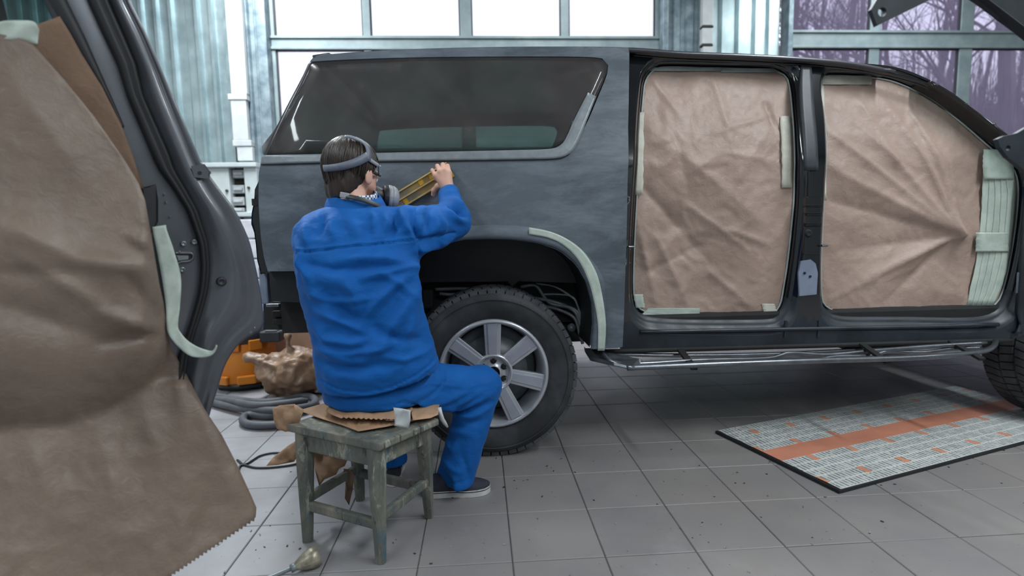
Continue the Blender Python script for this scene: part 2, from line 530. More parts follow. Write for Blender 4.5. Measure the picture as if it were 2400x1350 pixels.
# ================================================================== back wall with two sectional doors
wall = MB()
def wx(px, py=60): return W(px, py, WALLY)[0]
D1L, D1R = wx(627, 60), wx(1550, 60)
D2L, D2R = wx(1853, 60), 7.9
ZTOP = 4.4
def wbox(x0, x1, z0, z1, y0=WALLY + .06, y1=WALLY + .26):
    wall.box(((x0 + x1) / 2, (y0 + y1) / 2, (z0 + z1) / 2), (x1 - x0, y1 - y0, z1 - z0))
wbox(XL, D1L - .12, 0, ZC); wbox(D1R + .12, D2L - .1, 0, ZC); wbox(D1L - .12, D1R + .12, ZTOP, ZC); wbox(D2L - .1, XR, ZTOP, ZC); wbox(D2R + .1, XR, 0, ZTOP)
wall_back = tag(wall.build('wall_back', M['steel_dull']), 'far wall clad in ribbed galvanised sheet between the lifting doors', None, None, 'structure')
def ribbed(x0, x1, z0, z1, pitch=.148, depth=.045, y=WALLY + .05, name='ribbed_sheet'):
    P = []; x = x0
    prof = [(0, 0), (.60, 0), (.70, 1), (.90, 1), (1.0, 0)]
    while x < x1 - 1e-6:
        for t, d in prof[:-1]:
            if x + t * pitch <= x1: P.append((x + t * pitch, y - d * depth))
        x += pitch
    P.append((x1, y))
    rows = [[(a, b, z) for a, b in P] for z in (z0, z1)]
    o = MB().grid(rows).build(name, M['steel'], wall_back)
    return fixn(o)
xa = XL
edges = [XL, -4.3, wx(300), wx(430), D1L - .30]
for a, b in zip(edges[:-1], edges[1:]): ribbed(a + .004, b - .004, 0.02, ZC - .02)
m1 = wx(1690)
ribbed(wx(1665), wx(1775), .02, ZC - .02, .19)
ribbed(wx(1776), D2L - .1, .02, ZC - .02, .19)
# fold-edged pilaster sheets beside the first door
def pilaster(x0, x1, y0, name='folded_pilaster'):
    mb = MB(); n = 5; w = (x1 - x0) / n; pts = []
    for i in range(n):
        d = y0 - (.03 if i % 2 else 0)
        pts += [(x0 + i * w + .008, d), (x0 + (i + 1) * w - .008, d)]
    mb.grid([[(a, b, z) for a, b in pts] for z in (.02, ZC - .02)])
    fixn(mb.build(name, M['post'], wall_back))
pilaster(D1L - .30, D1L - .02, WALLY + .0)
pilaster(D1R + .05, wx(1640), WALLY + .0)
for x0, x1 in ((D1L - .10, D1L), (D1R, D1R + .06), (D2L - .06, D2L)):
    bevel(MB().box(((x0 + x1) / 2, WALLY + .02, ZC / 2), (x1 - x0, .16, ZC - .04)).build('door_track_post', M['post'], wall_back), .008)
tag(MB().box((D1R + .095, WALLY + .09, 2.4), (.05, .02, ZC - .6)).build('daylight_strip', M['milky'], wall_back), 'narrow milky daylight strip')

def sect_door(name, label, xs, rails, stile, panemat, x0, x1):
    """xs: list of pane edges (left, right) per row; rails: list of (z0, z1) full-width rails between rows"""
    root = bpy.data.objects.new(name, None); link(root); loc = np.array(((x0 + x1) / 2, WALLY + .1, 0.)); root.location = loc
    WLOC[root.name] = loc; tag(root, label, None, None, 'structure')
    zs = sorted(rails)
    for z0, z1 in zs:
        bevel(MB().box(((x0 + x1) / 2, WALLY + .10, (z0 + z1) / 2), (x1 - x0, .06, z1 - z0)).build('rail', M['frame'], root), .006)
        for zz in (z0 + .012, z1 - .012):
            bevel(MB().box(((x0 + x1) / 2, WALLY + .065, zz), (x1 - x0, .03, .028)).build('rail_lip', M['frame'], root), .004)
    for (za, zb) in zip(zs[:-1], zs[1:]):
        z0, z1 = za[1], zb[0]
        prev = x0
        for l, r in xs:
            if l - prev > .01:
                bevel(MB().box(((prev + l) / 2, WALLY + .095, (z0 + z1) / 2), (l - prev, .05, z1 - z0 + .002)).build('stile', M['frame'], root), .005)
            pn = MB().box(((l + r) / 2, WALLY + .115, (z0 + z1) / 2), (r - l + .01, .012, z1 - z0 + .01)).build('pane', panemat, root)
            g = MB()
            for zz in (z0 + .006, z1 - .006): g.box(((l + r) / 2, WALLY + .10, zz), (r - l, .03, .012))
            for xx in (l + .006, r - .006): g.box((xx, WALLY + .10, (z0 + z1) / 2), (.012, .03, z1 - z0 - .026))
            g.build('gasket', M['gasket'], root)
            prev = r
        if x1 - prev > .01:
            bevel(MB().box(((prev + x1) / 2, WALLY + .095, (z0 + z1) / 2), (x1 - prev, .05, z1 - z0 + .002)).build('stile', M['frame'], root), .005)
    return root
zA0, zA1 = W(1100, 111, WALLY)[2], W(1100, 80, WALLY)[2]
hgt = 1.05
r1 = [(zA0, zA1)]
z = zA0
while z - hgt > .2: r1.append((z - hgt - (zA1 - zA0), z - hgt)); z = z - hgt - (zA1 - zA0)
r1.append((0, min(.12, z - .05)))
r1.append((zA1 + hgt, zA1 + hgt + .2)); r1.append((ZTOP - .08, ZTOP))
pan1 = [(636, 847), (865, 1078), (1105, 1317), (1336, 1541)]
tag(sect_door('door_1', 'lifting workshop door with four wide milky white panes per row', [(wx(a), wx(b)) for a, b in pan1], r1, .07, M['milky'], D1L, D1R))
zB0, zB1 = W(2150, 108, WALLY)[2], W(2150, 67, WALLY)[2]
r2 = [(zB0, zB1)]; z = zB0
while z - hgt > .2: r2.append((z - hgt - (zB1 - zB0), z - hgt)); z = z - hgt - (zB1 - zB0)
r2.append((0, min(.12, z - .05)))
r2.append((zB1 + hgt, zB1 + hgt + .2)); r2.append((ZTOP - .08, ZTOP))
wx2 = lambda p: wx(p, 120)
pan2 = [(wx2(1858), wx2(2048)), (wx2(2072), wx2(2262)), (wx2(2292), wx2(2500)), (wx2(2524), wx2(2732)), (wx2(2756), 7.75)]
sect_door('door_2', 'lifting workshop door with clear panes showing bare trees outside', pan2, r2, .07, M['pane'], D2L, D2R)

# other walls and ceiling
def slab(name, c, d, m, label):
    tag(MB().box(c, d).build(name, m), label, None, None, 'structure')
slab('wall_left', (XL - .1, (YB + WALLY) / 2 + .14, ZC / 2), (.2, WALLY - YB + .28, ZC), M['ceil'], 'plain left side wall of the workshop')
slab('wall_right', (XR + .1, (YB + WALLY) / 2 + .14, ZC / 2), (.2, WALLY - YB + .28, ZC), M['ceil'], 'plain right side wall of the workshop')
slab('wall_front', ((XL + XR) / 2, YB - .1, ZC / 2), (XR - XL, .2, ZC), M['ceil'], 'plain wall behind the photographer')
slab('ceiling', ((XL + XR) / 2, (YB + WALLY) / 2, ZC + .1), (XR - XL + .4, WALLY - YB + .4, .2), M['ceil'], 'pale sheet ceiling of the workshop')
for i, (lx, ly, lz, sx, sy, w) in enumerate(LAMPS):
    t = thing('ceiling_lamp', 'long white ceiling lamp fitting hung ' + LAMP_AT[i], 'lamp', (lx, ly, lz), 'ceiling lamp fittings')
    bevel(MB().box((lx, ly, lz + .02), (sx + .06, sy + .06, .08)).build('housing', M['lamp_body'], t), .01)
    for s in (-1, 1):
        MB().tube([(lx, ly + s * sy * .35, lz + .05), (lx, ly + s * sy * .35, ZC)], .006, 6).build('hanger', M['steel_dull'], t)

# ================================================================== things on the back wall
YW = WALLY - .085
t = thing('cable_trunking', 'white plastic cable trunking running up the ribbed wall to the cabinet', 'trunking', (wx(570), YW, 0))
def trunk(pa, pb, w, y=YW, d=.07):
    a = W(*pa, y); b = W(*pb, y); x = (a[0] + b[0]) / 2
    bevel(MB().box((x, y, (a[2] + b[2]) / 2), (w, d, abs(a[2] - b[2]))).build('duct', M['pvc'], t), .006)
trunk((555, 222), (545, -180), .16)
trunk((567, 330), (562, 236), .155); trunk((577, 378), (577, 345), .155)
for p in ((560, 229), (571, 337)):
    c = W(*p, YW); bevel(MB().box((c[0], YW, c[2]), (.19, .09, .06)).build('duct_coupler', M['pvc'], t), .006)
t2 = thing('cable_duct', 'pale banded cable duct on the wall between the two lifting doors', 'trunking', (wx(1655), YW, 0))
for pa, pb in (((1656, 62), (1657, -200)), ((1655, 105), (1655, 68)), ((1654, 300), (1654, 111))):
    a = W(*pa, YW); b = W(*pb, YW)
    bevel(MB().box((a[0], YW, (a[2] + b[2]) / 2), (.115, .07, abs(a[2] - b[2]))).build('duct', M['pvc'], t2), .006)
for p in ((1656, 65), (1655, 108)):
    c = W(*p, YW); MB().box((c[0], YW, c[2]), (.12, .075, .016)).build('clip', M['dark'], t2)

YC = WALLY - .14
a = W(440, 385, YC); b = W(612, 505, YC); cabz0, cabz1 = b[2], a[2]
t = thing('switch_cabinet', 'pale grey electrical cabinet on the far wall with an open slot of breakers', 'cabinet', ((a[0] + b[0]) / 2, YC, cabz0))
s0, s1 = W(543, 440, YC)[0], W(578, 440, YC)[0]
MB().box(((a[0] + b[0]) / 2, YC + .11, (cabz0 + cabz1) / 2), (b[0] - a[0], .05, cabz1 - cabz0)).build('back_plate', M['dark'], t)
for x0, x1 in ((a[0], s0), (s1, b[0])):
    bevel(MB().box(((x0 + x1) / 2, YC + .02, (cabz0 + cabz1) / 2), (x1 - x0, .13, cabz1 - cabz0 - .02)).build('door_leaf', M['cab'], t), .006)
for zz in (cabz0 + .012, cabz1 - .02):
    bevel(MB().box(((a[0] + b[0]) / 2, YC, zz), (b[0] - a[0] + .03, .17, .045)).build('rim', M['cab'], t), .006)
for px in (532, 583):
    c = W(px, 447 if px < 560 else 440, YC - .05)
    MB().lathe([(0.0, -.012), (.014, -.012), (.014, .01)], c, 'y', 12).build('lock', M['dark'], t)
for k, py in enumerate((408, 444, 472, 492)):
    c = W(562, py, YC + .05)
    o = MB(); o.box((c[0], YC + .05, c[2]), (s1 - s0 - .03, .07, .085 if k < 3 else .04))
    o.box((c[0], YC + .01, c[2]), (s1 - s0 - .06, .03, .028))
    bevel(o.build('breaker', M['breaker'], t), .005)
MB().tube([W(550, 397, YC), W(556, 390, YC - .01), W(566, 391, YC), W(573, 399, YC + .02)], .008, 6).build('wire', M['gasket'], t)
# white blocks of the low wall below the cabinet
t = thing('block_plinth', 'white painted block column standing below the electrical cabinet', 'blocks', (wx(600), WALLY - .17, 0))
x0, x1 = W(575, 600, YW)[0], W(640, 600, YW)[0]; zt = cabz0 - .03; n = 6
for k in range(n):
    z0, z1 = zt * k / n, zt * (k + 1) / n - .012
    bevel(MB().box(((x0 + x1) / 2 + (.01 if k % 2 else -.01), WALLY - .17, (z0 + z1) / 2), (x1 - x0, .16, z1 - z0)).build('block', M['brickw'], t), .01)
# ================================================================== the big car
def primer_mat():
    m, nt, b = NT('sanded_grey_primer')
    vec = coords(nt, 'World')
    base = ramp(nt, nnoise(nt, vec, 1.3, 4, .6, .3), [(.3, rgb(66, 73, 81)), (.5, rgb(78, 86, 95)), (.7, rgb(92, 100, 109))])
    v2 = coords(nt, 'World', (1.4, 1, 4.2)); v2.node.inputs['Rotation'].default_value = (0, .55, 0)
    sc = ramp(nt, nnoise(nt, v2, 2.2, 8, .72, .35), [(.42, (0, 0, 0, 1)), (.70, (.8, .8, .8, 1))])
    base = mixc(nt, sc, base, rgb(118, 127, 136))
    nt.links.new(base, b.inputs['Base Color']); b.inputs['Roughness'].default_value = .46; b.inputs['Specular IOR Level'].default_value = .45
    bump(nt, b, nnoise(nt, v2, 30, 4), .05, .004)
    return m
M['primer'] = primer_mat()
M['roofp'] = mat('satin_roof_paint', rgb(52, 52, 58), rgb(62, 62, 68), 3, .32, 0, 0, kind='World', coat=.3)
M['gloss'] = mat('gloss_black_body_paint', rgb(13, 16, 20), rgb(17, 21, 26), 4, .14, 0, .04, 14, kind='World', coat=.8)
M['sill'] = mat('dusty_black_sill_paint', rgb(24, 29, 36), rgb(42, 49, 58), 5, .46, 0, 0, kind='World', coat=.0, rvar=.12)
M['under'] = mat('black_underbody', rgb(14, 15, 17), rgb(26, 27, 29), 10, .75, kind='World', bmp=.3, bscale=30)
M['liner'] = mat('black_arch_panel', rgb(16, 19, 23), rgb(24, 28, 33), 6, .5, kind='World')
M['rubber'] = mat('tyre_rubber', rgb(36, 37, 40), rgb(68, 70, 74), 7, .7, kind='World', lo=.42, hi=.78, bmp=.15, bscale=60)
M['alloy'] = mat('silver_alloy', rgb(172, 174, 182), rgb(188, 190, 196), 9, .3, .45)
M['alloy_inlay'] = mat('grey_spoke_inlay', rgb(146, 150, 162), rgb(156, 160, 172), 9, .42, .2)
M['pipe'] = mat('grey_steel_pipe', rgb(110, 116, 120), rgb(128, 134, 136), 20, .4, .3)
M['chrome'] = mat('worn_step_bar_steel', rgb(128, 132, 138), rgb(104, 108, 114), 12, .3, .85)
M['duct_tape'] = mat('grey_duct_tape', rgb(118, 124, 130), rgb(132, 138, 143), 20, .42, .15, .25, 60, kind='World')
M['mask'] = mat('cream_masking_tape', rgb(186, 184, 170), rgb(206, 204, 192), 14, .6, 0, .3, 60, kind='World')
M['mask_green'] = mat('greenish_masking_tape', rgb(164, 176, 166), rgb(186, 196, 186), 14, .55, 0, .3, 50, kind='World')
M['patch'] = mat('bare_grey_patch', rgb(112, 122, 142), rgb(126, 136, 154), 12, .5, kind='World')
M['flange'] = mat('white_flange_edge', rgb(150, 160, 160), rgb(168, 176, 174), 20, .5, kind='World')
def tint():
    m, nt, b = NT('dusty_tinted_glass'); out = nt.nodes['Material Output']
    tp = nt.nodes.new('ShaderNodeBsdfTransparent'); tp.inputs[0].default_value = (.36, .52, .49, 1)
    vec = coords(nt, 'World')
    dust = ramp(nt, nnoise(nt, vec, 5, 7, .7, .6), [(.3, rgb(66, 61, 62)), (.6, rgb(82, 76, 76)), (.75, rgb(102, 94, 92))])
    nt.links.new(dust, b.inputs['Base Color']); b.inputs['Roughness'].default_value = .5; b.inputs['Specular IOR Level'].default_value = .3
    f = ramp(nt, nnoise(nt, vec, 3.1, 6, .65, .5), [(.30, (.42, .42, .42, 1)), (.7, (.62, .62, .62, 1))])
    a = nt.nodes.new('ShaderNodeMixShader'); nt.links.new(f, a.inputs[0])
    gl = nt.nodes.new('ShaderNodeBsdfGlossy'); gl.inputs['Roughness'].default_value = .06
    c = nt.nodes.new('ShaderNodeMixShader'); nt.links.new(facing(nt), c.inputs[0])
    nt.links.new(tp.outputs[0], c.inputs[1]); nt.links.new(gl.outputs[0], c.inputs[2])
    nt.links.new(c.outputs[0], a.inputs[1]); nt.links.new(b.outputs[0], a.inputs[2]); nt.links.new(a.outputs[0], out.inputs[0])
    return m
M['tint'] = tint()
def kraft(name, c1, c2, rough=.5, back=None):
    m, nt, b = NT(name); vec = coords(nt, 'World')
    base = ramp(nt, nnoise(nt, vec, 2.4, 5, .6, .4), [(.3, c1), (.7, c2)])
    fib = nnoise(nt, coords(nt, 'World', (1, 1, 5)), 70, 3)
    base = mixc(nt, .12, base, ramp(nt, fib, [(.3, (.25, .2, .16, 1)), (.7, (.8, .7, .6, 1))]), 'OVERLAY')
    nt.links.new(base, b.inputs['Base Color']); b.inputs['Roughness'].default_value = rough; b.inputs['Specular IOR Level'].default_value = .45
    bump(nt, b, nnoise(nt, vec, 30, 6, .65, .8), .34, .01)
    return m
M['kraft'] = kraft('brown_masking_paper', rgb(150, 129, 118), rgb(171, 149, 138), .46)
M['kraft2'] = kraft('brown_scrap_paper', rgb(150, 118, 92), rgb(176, 144, 116), .6)
M['kraft3'] = kraft('waxed_brown_paper', rgb(112, 97, 86), rgb(131, 115, 103), .44)
M['tread'] = mat('dusty_tread_rubber', rgb(52, 54, 58), rgb(80, 82, 86), 9, .8, kind='World')

def ys(x, z):
    y = 2.40
    if z < .75: y += .03 * ((.75 - z) / .4) ** 2
    if z > 1.34:
        t = (z - 1.34) / .58; y += .20 * max(t, 0) ** 1.35
    if x < -.75: y += .10 * ((-.75 - x) / .3) ** 2 * (1 if z < 1.9 else .6)
    if x > 2.6: y += .10 * (x - 2.6) ** 2
    return y
YM = 3.37
def yfr(x, z): return ys(x, z) + .055
def XZ(pts, yf=ys): return [tuple(S(px, py, yf)[[0, 2]]) for px, py in pts]

suv = thing('sport_utility_vehicle', 'long dark grey car with doors removed, being sanded beside the seated worker', 'car', (.9, YM, 0))
def mirror(o, name=None):
    """the same piece on the far side of the car"""
    me = o.data.copy(); base = WLOC[o.name][1]
    co = np.empty(len(me.vertices) * 3); me.vertices.foreach_get('co', co); co = co.reshape(-1, 3)
    co[:, 1] = 2 * YM - (co[:, 1] + base) - base
    me.vertices.foreach_set('co', co.ravel()); me.flip_normals()
    c = bpy.data.objects.new(name or o.name.split('.')[0], me); link(c, o.parent); c.location = o.location; WLOC[c.name] = WLOC[o.name]
    for md in o.modifiers:
        if md.type == 'SOLIDIFY': solid(c, md.thickness)
    return c

roof_px = [(735, 132), (770, 127), (900, 118), (1100, 111), (1300, 109), (1475, 111), (1600, 120), (1750, 126), (1900, 135), (2000, 145), (2100, 164), (2180, 190), (2260, 240), (2340, 300), (2420, 362)]
glass_px = [(616, 361), (648, 295), (690, 213), (722, 154), (735, 146), (900, 138), (1100, 134.5), (1300, 134), (1395, 136), (1416, 142), (1424, 154), (1420, 176), (1396, 235), (1372, 290), (1346, 330), (1325, 345), (1290, 350), (1100, 354), (800, 359)]
arch_px = [(1384, 818), (1390, 760), (1388, 710), (1375, 662), (1350, 620), (1312, 588), (1262, 570), (1200, 562), (1150, 560), (1090, 562), (1040, 572), (996, 594), (962, 630), (940, 680), (930, 740), (927, 800)]
quarter_px = ([(628, 636), (618, 600), (610, 540), (606, 480), (606, 420), (611, 384), (632, 332), (668, 258), (703, 192), (722, 150)] + roof_px[:6] +
              [(1474, 200), (1472, 300), (1471, 420), (1469, 540), (1465, 660), (1459, 816)] + arch_px + [(924, 820), (880, 815), (868, 690), (860, 634), (760, 634)])
q2 = resample(XZ(quarter_px), 190, True, False)
gl2 = resample(XZ(glass_px), 90, True, True)
P, Fc = surf(q2, [offset2(gl2, .004)], ys, .045)
quarter = solid(build('quarter_panel', P, Fc, M['primer'], suv, True), .025)
tag(quarter, 'sanded grey rear side panel')
mirror(quarter); esplit(quarter)
P, Fc = surf(gl2, [], lambda x, z: ys(x, z) + .004, .05)
glass = solid(build('side_window', P, Fc, M['tint'], suv, True), .005)
tag(glass, 'dusty tinted rear side window')
P, Fc = surf(gl2, [], lambda x, z: ys(x, z) + .004, .08)
farglass = build('side_window', P, Fc, M['pane_car'], suv, True); mg = mirror(farglass); bpy.data.objects.remove(farglass)

def ribbon(name, outer, inner, m, off=-.003, n=60, yf=ys, smooth=True, parent=None, thick=.002):
    a = resample(outer, n, False, smooth); b = resample(inner, n, False, smooth)
    rows = []
    for t in np.linspace(0, 1, 5):
        rows.append([S(*(a[i] * (1 - t) + b[i] * t), lambda x, z: yf(x, z) + off) for i in range(n)])
    o = MB().grid(rows).build(name, m, parent or suv, True)
    fixn(o); solid(o, thick, 0)
    return o
tp_out = [(611, 385), (760, 381), (900, 378), (1060, 376), (1200, 374), (1305, 371), (1335, 360), (1352, 338), (1370, 296), (1397, 226)]
tp_in = [(614, 364), (760, 361), (900, 358), (1060, 355), (1200, 352), (1288, 349), (1316, 338), (1330, 316), (1346, 280), (1378, 217)]
tag(ribbon('duct_tape', tp_out, tp_in, M['duct_tape'], -.004, 90), 'strip of grey duct tape below the rear side window')
# dark gap line under the tape
ribbon('belt_gap', [(x, y + 1.6) for x, y in tp_out[:7]], [(x, y - .4) for x, y in tp_out[:7]], M['under'], -.0045, 60)
# wheel arch flare: rounded lip outside the opening
flare_out = [(1459, 818), (1438, 760), (1430, 705), (1408, 640), (1372, 592), (1330, 560), (1285, 541), (1235, 531), (1170, 527), (1100, 529), (1040, 540), (985, 562), (940, 600), (905, 660), (890, 740), (885, 812)]
a = resample(flare_out, 70, False); b = resample(arch_px, 70, False)
a[:, 0] = np.where(a[:, 0] > 1200, np.minimum(a[:, 0], 1420 + 0 * a[:, 0]), a[:, 0])
rows = []
for t, d in ((0, -.001), (.12, -.012), (.35, -.020), (.7, -.022), (.92, -.018), (1.0, -.004), (1.0, .05)):
    rows.append([S(*(a[i] * (1 - t) + b[i] * t), lambda x, z: ys(x, z) + d) for i in range(70)])
tag(fixn(MB().grid(rows).build('arch_flare', M['primer'], suv, True)), 'sanded wheel arch flare')
ft_out = [(1240, 533), (1290, 543), (1332, 562), (1370, 593), (1398, 640), (1412, 695), (1420, 760), (1417, 822)]
ft_in = [(1240, 549), (1286, 558), (1322, 576), (1354, 608), (1378, 655), (1392, 705), (1401, 760), (1401, 822)]
tag(ribbon('masking_tape', ft_out, ft_in, M['mask_green'], -.0255, 50), 'strip of pale masking tape along the arch')

# tailgate across the rear and roof
def sweep_y(curve, name, m, bulge=0.0, n=9, yf=ys, crown=0.0):
    rows = []
    for x, z in curve:
        y0 = yf(x, z); y1 = 2 * YM - y0
        rows.append([(x - bulge * (1 - (2 * t - 1) ** 2), y0 + (y1 - y0) * t, z + crown * (1 - (2 * t - 1) ** 4)) for t in np.linspace(0, 1, n)])
    return fixn(MB().grid(rows).build(name, m, suv, True))
rearc = resample(XZ([(628, 640), (618, 600), (610, 540), (606, 480), (606, 420), (611, 384), (632, 332), (668, 258), (703, 192), (722, 150), (735, 133)]), 24, False)
tag(solid(sweep_y(rearc, 'tailgate', M['roofp'], .06), .02), 'rear tailgate')
zr0 = rearc[-1]
def yrow(x, z, bulge, crown, n=11):
    y0 = ys(x, z); y1 = 2 * YM - y0
    return [(x - bulge * (1 - (2 * t - 1) ** 2), y0 + (y1 - y0) * t, z + crown * (1 - (2 * t - 1) ** 4)) for t in np.linspace(0, 1, n)]
roofc = resample(XZ(roof_px[:11]), 40, False)
tag(solid(fixn(MB().grid([yrow(*zr0, .06, 0), yrow(zr0[0], zr0[1], .05, .03), yrow(*roofc[0], .0, .045), yrow(*roofc[1], 0, .045)]).build('roof_edge', M['roofp'], suv, True)), .012, 0), 'rear edge of the roof')
tag(solid(sweep_y(roofc, 'roof', M['roofp'], 0, 11, crown=.045), .02), 'dark satin roof')
wsc = resample(XZ([(2180, 190), (2260, 240), (2340, 300), (2420, 362), (2500, 425)]), 12, False)
tag(sweep_y(wsc, 'windscreen', M['tint'], 0, 7), 'sloping windscreen')

# black lamp seat at the rear corner
lamp_px = [(607, 430), (600, 445), (597, 470), (591, 500), (590, 525), (597, 545), (601, 575), (604, 610), (612, 640), (624, 640), (614, 560), (610, 480)]
lp = [S(px, py, lambda x, z: 2.49) for px, py in lamp_px]
tag(bevel(MB().prism(lp, (0, .10, 0)).build('tail_lamp_seat', M['gloss'], suv), .006), 'black seat of the removed tail lamp')
b0 = W(606, 625, 2.53); b1 = W(632, 712, 2.53)
bevel(MB().box(((b0[0] + b1[0]) / 2, 2.55, (b0[2] + b1[2]) / 2), (b1[0] - b0[0], .06, b0[2] - b1[2])).build('bumper_bracket', M['patch'], suv), .008)
# black lower rear panel and frame rail behind it
vp = XZ([(630, 637), (760, 637), (870, 637), (880, 712), (760, 712), (636, 706)], lambda x, z: 2.48)
bevel(MB().prism([(x, 2.48, z) for x, z in vp], (0, .05, 0)).build('rear_side_valance', M['liner'], suv), .01)
fr = [W(622, 712, 2.63), W(950, 712, 2.63), W(950, 770, 2.63), W(622, 768, 2.63)]
bevel(MB().prism(fr, (0, .12, 0)).build('frame_rail', M['under'], suv), .01)
for px in (641, 715):
    c = W(px, 715 - (5 if px > 700 else 0), 2.59); bevel(MB().box(c, (.06, .03, .014)).build('rail_clip', M['chrome'], suv), .003)
c = W(693, 750, 2.62); MB().lathe([(0, -.012), (.012, -.012), (.014, .006)], c, 'y', 12).build('bolt', M['chrome'], suv)
for px, py in ((652, 735), (672, 728), (655, 752)):
    c = W(px, py, 2.61); bevel(MB().box(c, (.05, .05, .03)).build('rail_bracket', M['under'], suv), .006)

# floor pan and underbody
x0, x1 = XZ([(900, 700)])[0][0], 2.62
MB().box((-.66, YM, .74), (.56, 1.6, .30)).build('rear_floor_pan', M['under'], suv)
bevel(MB().box((1.62, YM, .57), (2.0, 1.72, .14)).build('floor_pan', M['under'], suv), .02)
bevel(MB().box((1.0, 2.93, .50), (3.6, .14, .12)).build('chassis_rail', M['under'], suv), .02)
bevel(MB().box((1.0, 3.83, .50), (3.6, .14, .12)).build('chassis_rail', M['under'], suv), .02)
MB().box((-.20, YM, 1.20), (1.6, 1.80, .03)).build('load_floor', M['under'], suv)

# ------------------------------------------------------------------ door aperture frame
rear_open = [(1532, 164), (1560, 158), (1650, 160), (1770, 163), (1815, 168), (1838, 180), (1848, 205), (1855, 270), (1860, 380), (1857, 480), (1845, 600), (1833, 680), (1826, 712), (1812, 732), (1785, 738), (1700, 739), (1600, 738), (1520, 733), (1495, 722), (1484, 700), (1481, 660), (1484, 560), (1490, 450), (1497, 320), (1504, 225), (1511, 188)]
front_open = [(1926, 184), (1950, 178), (2050, 184), (2110, 200), (2180, 236), (2250, 290), (2310, 342), (2355, 380), (2374, 405), (2381, 445), (2376, 520), (2362, 610), (2345, 680), (2330, 710), (2300, 728), (2240, 734), (2100, 732), (1990, 732), (1950, 728), (1929, 716), (1920, 692), (1919, 600), (1925, 480), (1931, 380), (1927, 280), (1919, 220)]
ro = resample(XZ(rear_open, lambda x, z: yfr(x, z) + .08), 130, True, True)
fo = resample(XZ(front_open, lambda x, z: yfr(x, z) + .08), 130, True, True)
frame_px = ([(1474, 114), (1600, 123), (1750, 129), (1900, 138), (2000, 148), (2100, 167), (2180, 193), (2260, 243), (2340, 303), (2440, 380), (2470, 420), (2480, 560), (2470, 700), (2425, 772), (2372, 797), (2200, 802), (1900, 812), (1600, 821), (1452, 826), (1458, 700), (1466, 500), (1470, 300)])
frp = resample(XZ(frame_px, yfr), 160, True, False)
OFF = [(-.012, .085), (.0, .082), (.006, .072), (.010, .045), (.020, .038), (.026, .034), (.032, .012), (.040, .004), (.046, 0.0)]
def aperture(open2, name):
    c = open2.mean(0); rows = []
    for d, dep in OFF:
        q = offset2(open2, d)
        # wider step along the bottom edge
        if d > 0:
            low = np.clip((c[1] - .36 - q[:, 1]) / .12, 0, 1)
            q[:, 1] -= low * d * .9
        rows.append([(x, yfr(x, z) + dep, z) for x, z in q])
    R = [r + [r[0]] for r in rows]
    o = fixn(MB().grid(R).build(name, M['gloss'], suv, True))
    o.data.materials.append(M['sill'])
    for p in o.data.polygons:
        if p.center.z + WLOC[o.name][2] < .70: p.material_index = 1
    q = offset2(open2, -.003); MB().tube([(x, yfr(x, z) + .066, z) for x, z in q], .0042, 6, closed=True).build('flange_edge', M['flange'], suv, True)
    return [(p[0], p[2]) for p in rows[-1]]
ring1 = aperture(ro, 'rear_door_flange'); ring2 = aperture(fo, 'front_door_flange')
P, Fc = surf(frp, [ring1, ring2], yfr, .045)
def split_mat(o, m2, cond):
    o.data.materials.append(m2)
    for p in o.data.polygons:
        if cond(p.center + Vector(WLOC[o.name])): p.material_index = 1
dframe = solid(build('door_frame', P, Fc, M['gloss'], suv, True), .03)
split_mat(dframe, M['sill'], lambda c: c.z < .60)
esplit(dframe)
tag(dframe, 'glossy black pillars, roof rail and sill around the door openings')
P, Fc = surf(frp, [], yfr, .2)
tmp = build('far_side_panel', P, Fc, M['under'], suv, True); mirror(tmp); bpy.data.objects.remove(tmp)
# roof rail channel and highlights
for off, r, z in ((-.012, .009, 0), (.004, .006, 12)):
    pts = [S(px, py + 12 + z * .6, lambda x, zz: yfr(x, zz) + off) for px, py in roof_px[5:14]]
    MB().tube(resample(pts, 40, False), r, 8).build('roof_channel', M['gloss'], suv, True)
# outer A-pillar trim with screws
pts = [S(px, py, lambda x, z: yfr(x, z) - .006) for px, py in ((2176, 196), (2220, 224), (2280, 265), (2340, 310), (2420, 372))]
MB().tube(resample(pts, 20, False), .016, 8).build('pillar_trim', M['gloss'], suv, True)
for px, py in ((2194, 197), (2263, 243), (2330, 290)):
    c = S(px, py + 2, lambda x, z: yfr(x, z) - .022); MB().lathe([(0, -.006), (.006, -.006), (.007, .006)], c, 'y', 10).build('screw', M['chrome'], suv)
# sill crease
for y0, y1, rr in ((778, 762, .010),):
    pts = [S(px, y0 + (y1 - y0) * (px - 1500) / 860 - (2 if px > 2250 else 0), lambda x, z: yfr(x, z) - .002) for px in range(1500, 2361, 60)]
    MB().tube(pts, rr, 8).build('sill_crease', M['sill'], suv, True)
for px in (1842, 1920):
    a = S(px, 752, yfr); b = S(px - 3, 790, yfr); MB().bar(a, b, .012, .012, (0, 1, 0)).build('sill_seam', M['sill'], suv)
pts = [S(px, 824 - 27 * (px - 1420) / 960, lambda x, z: yfr(x, z) + .0) for px in range(1410, 2390, 60)]
MB().tube(pts, .012, 8).build('sill_lip', M['under'], suv, True)
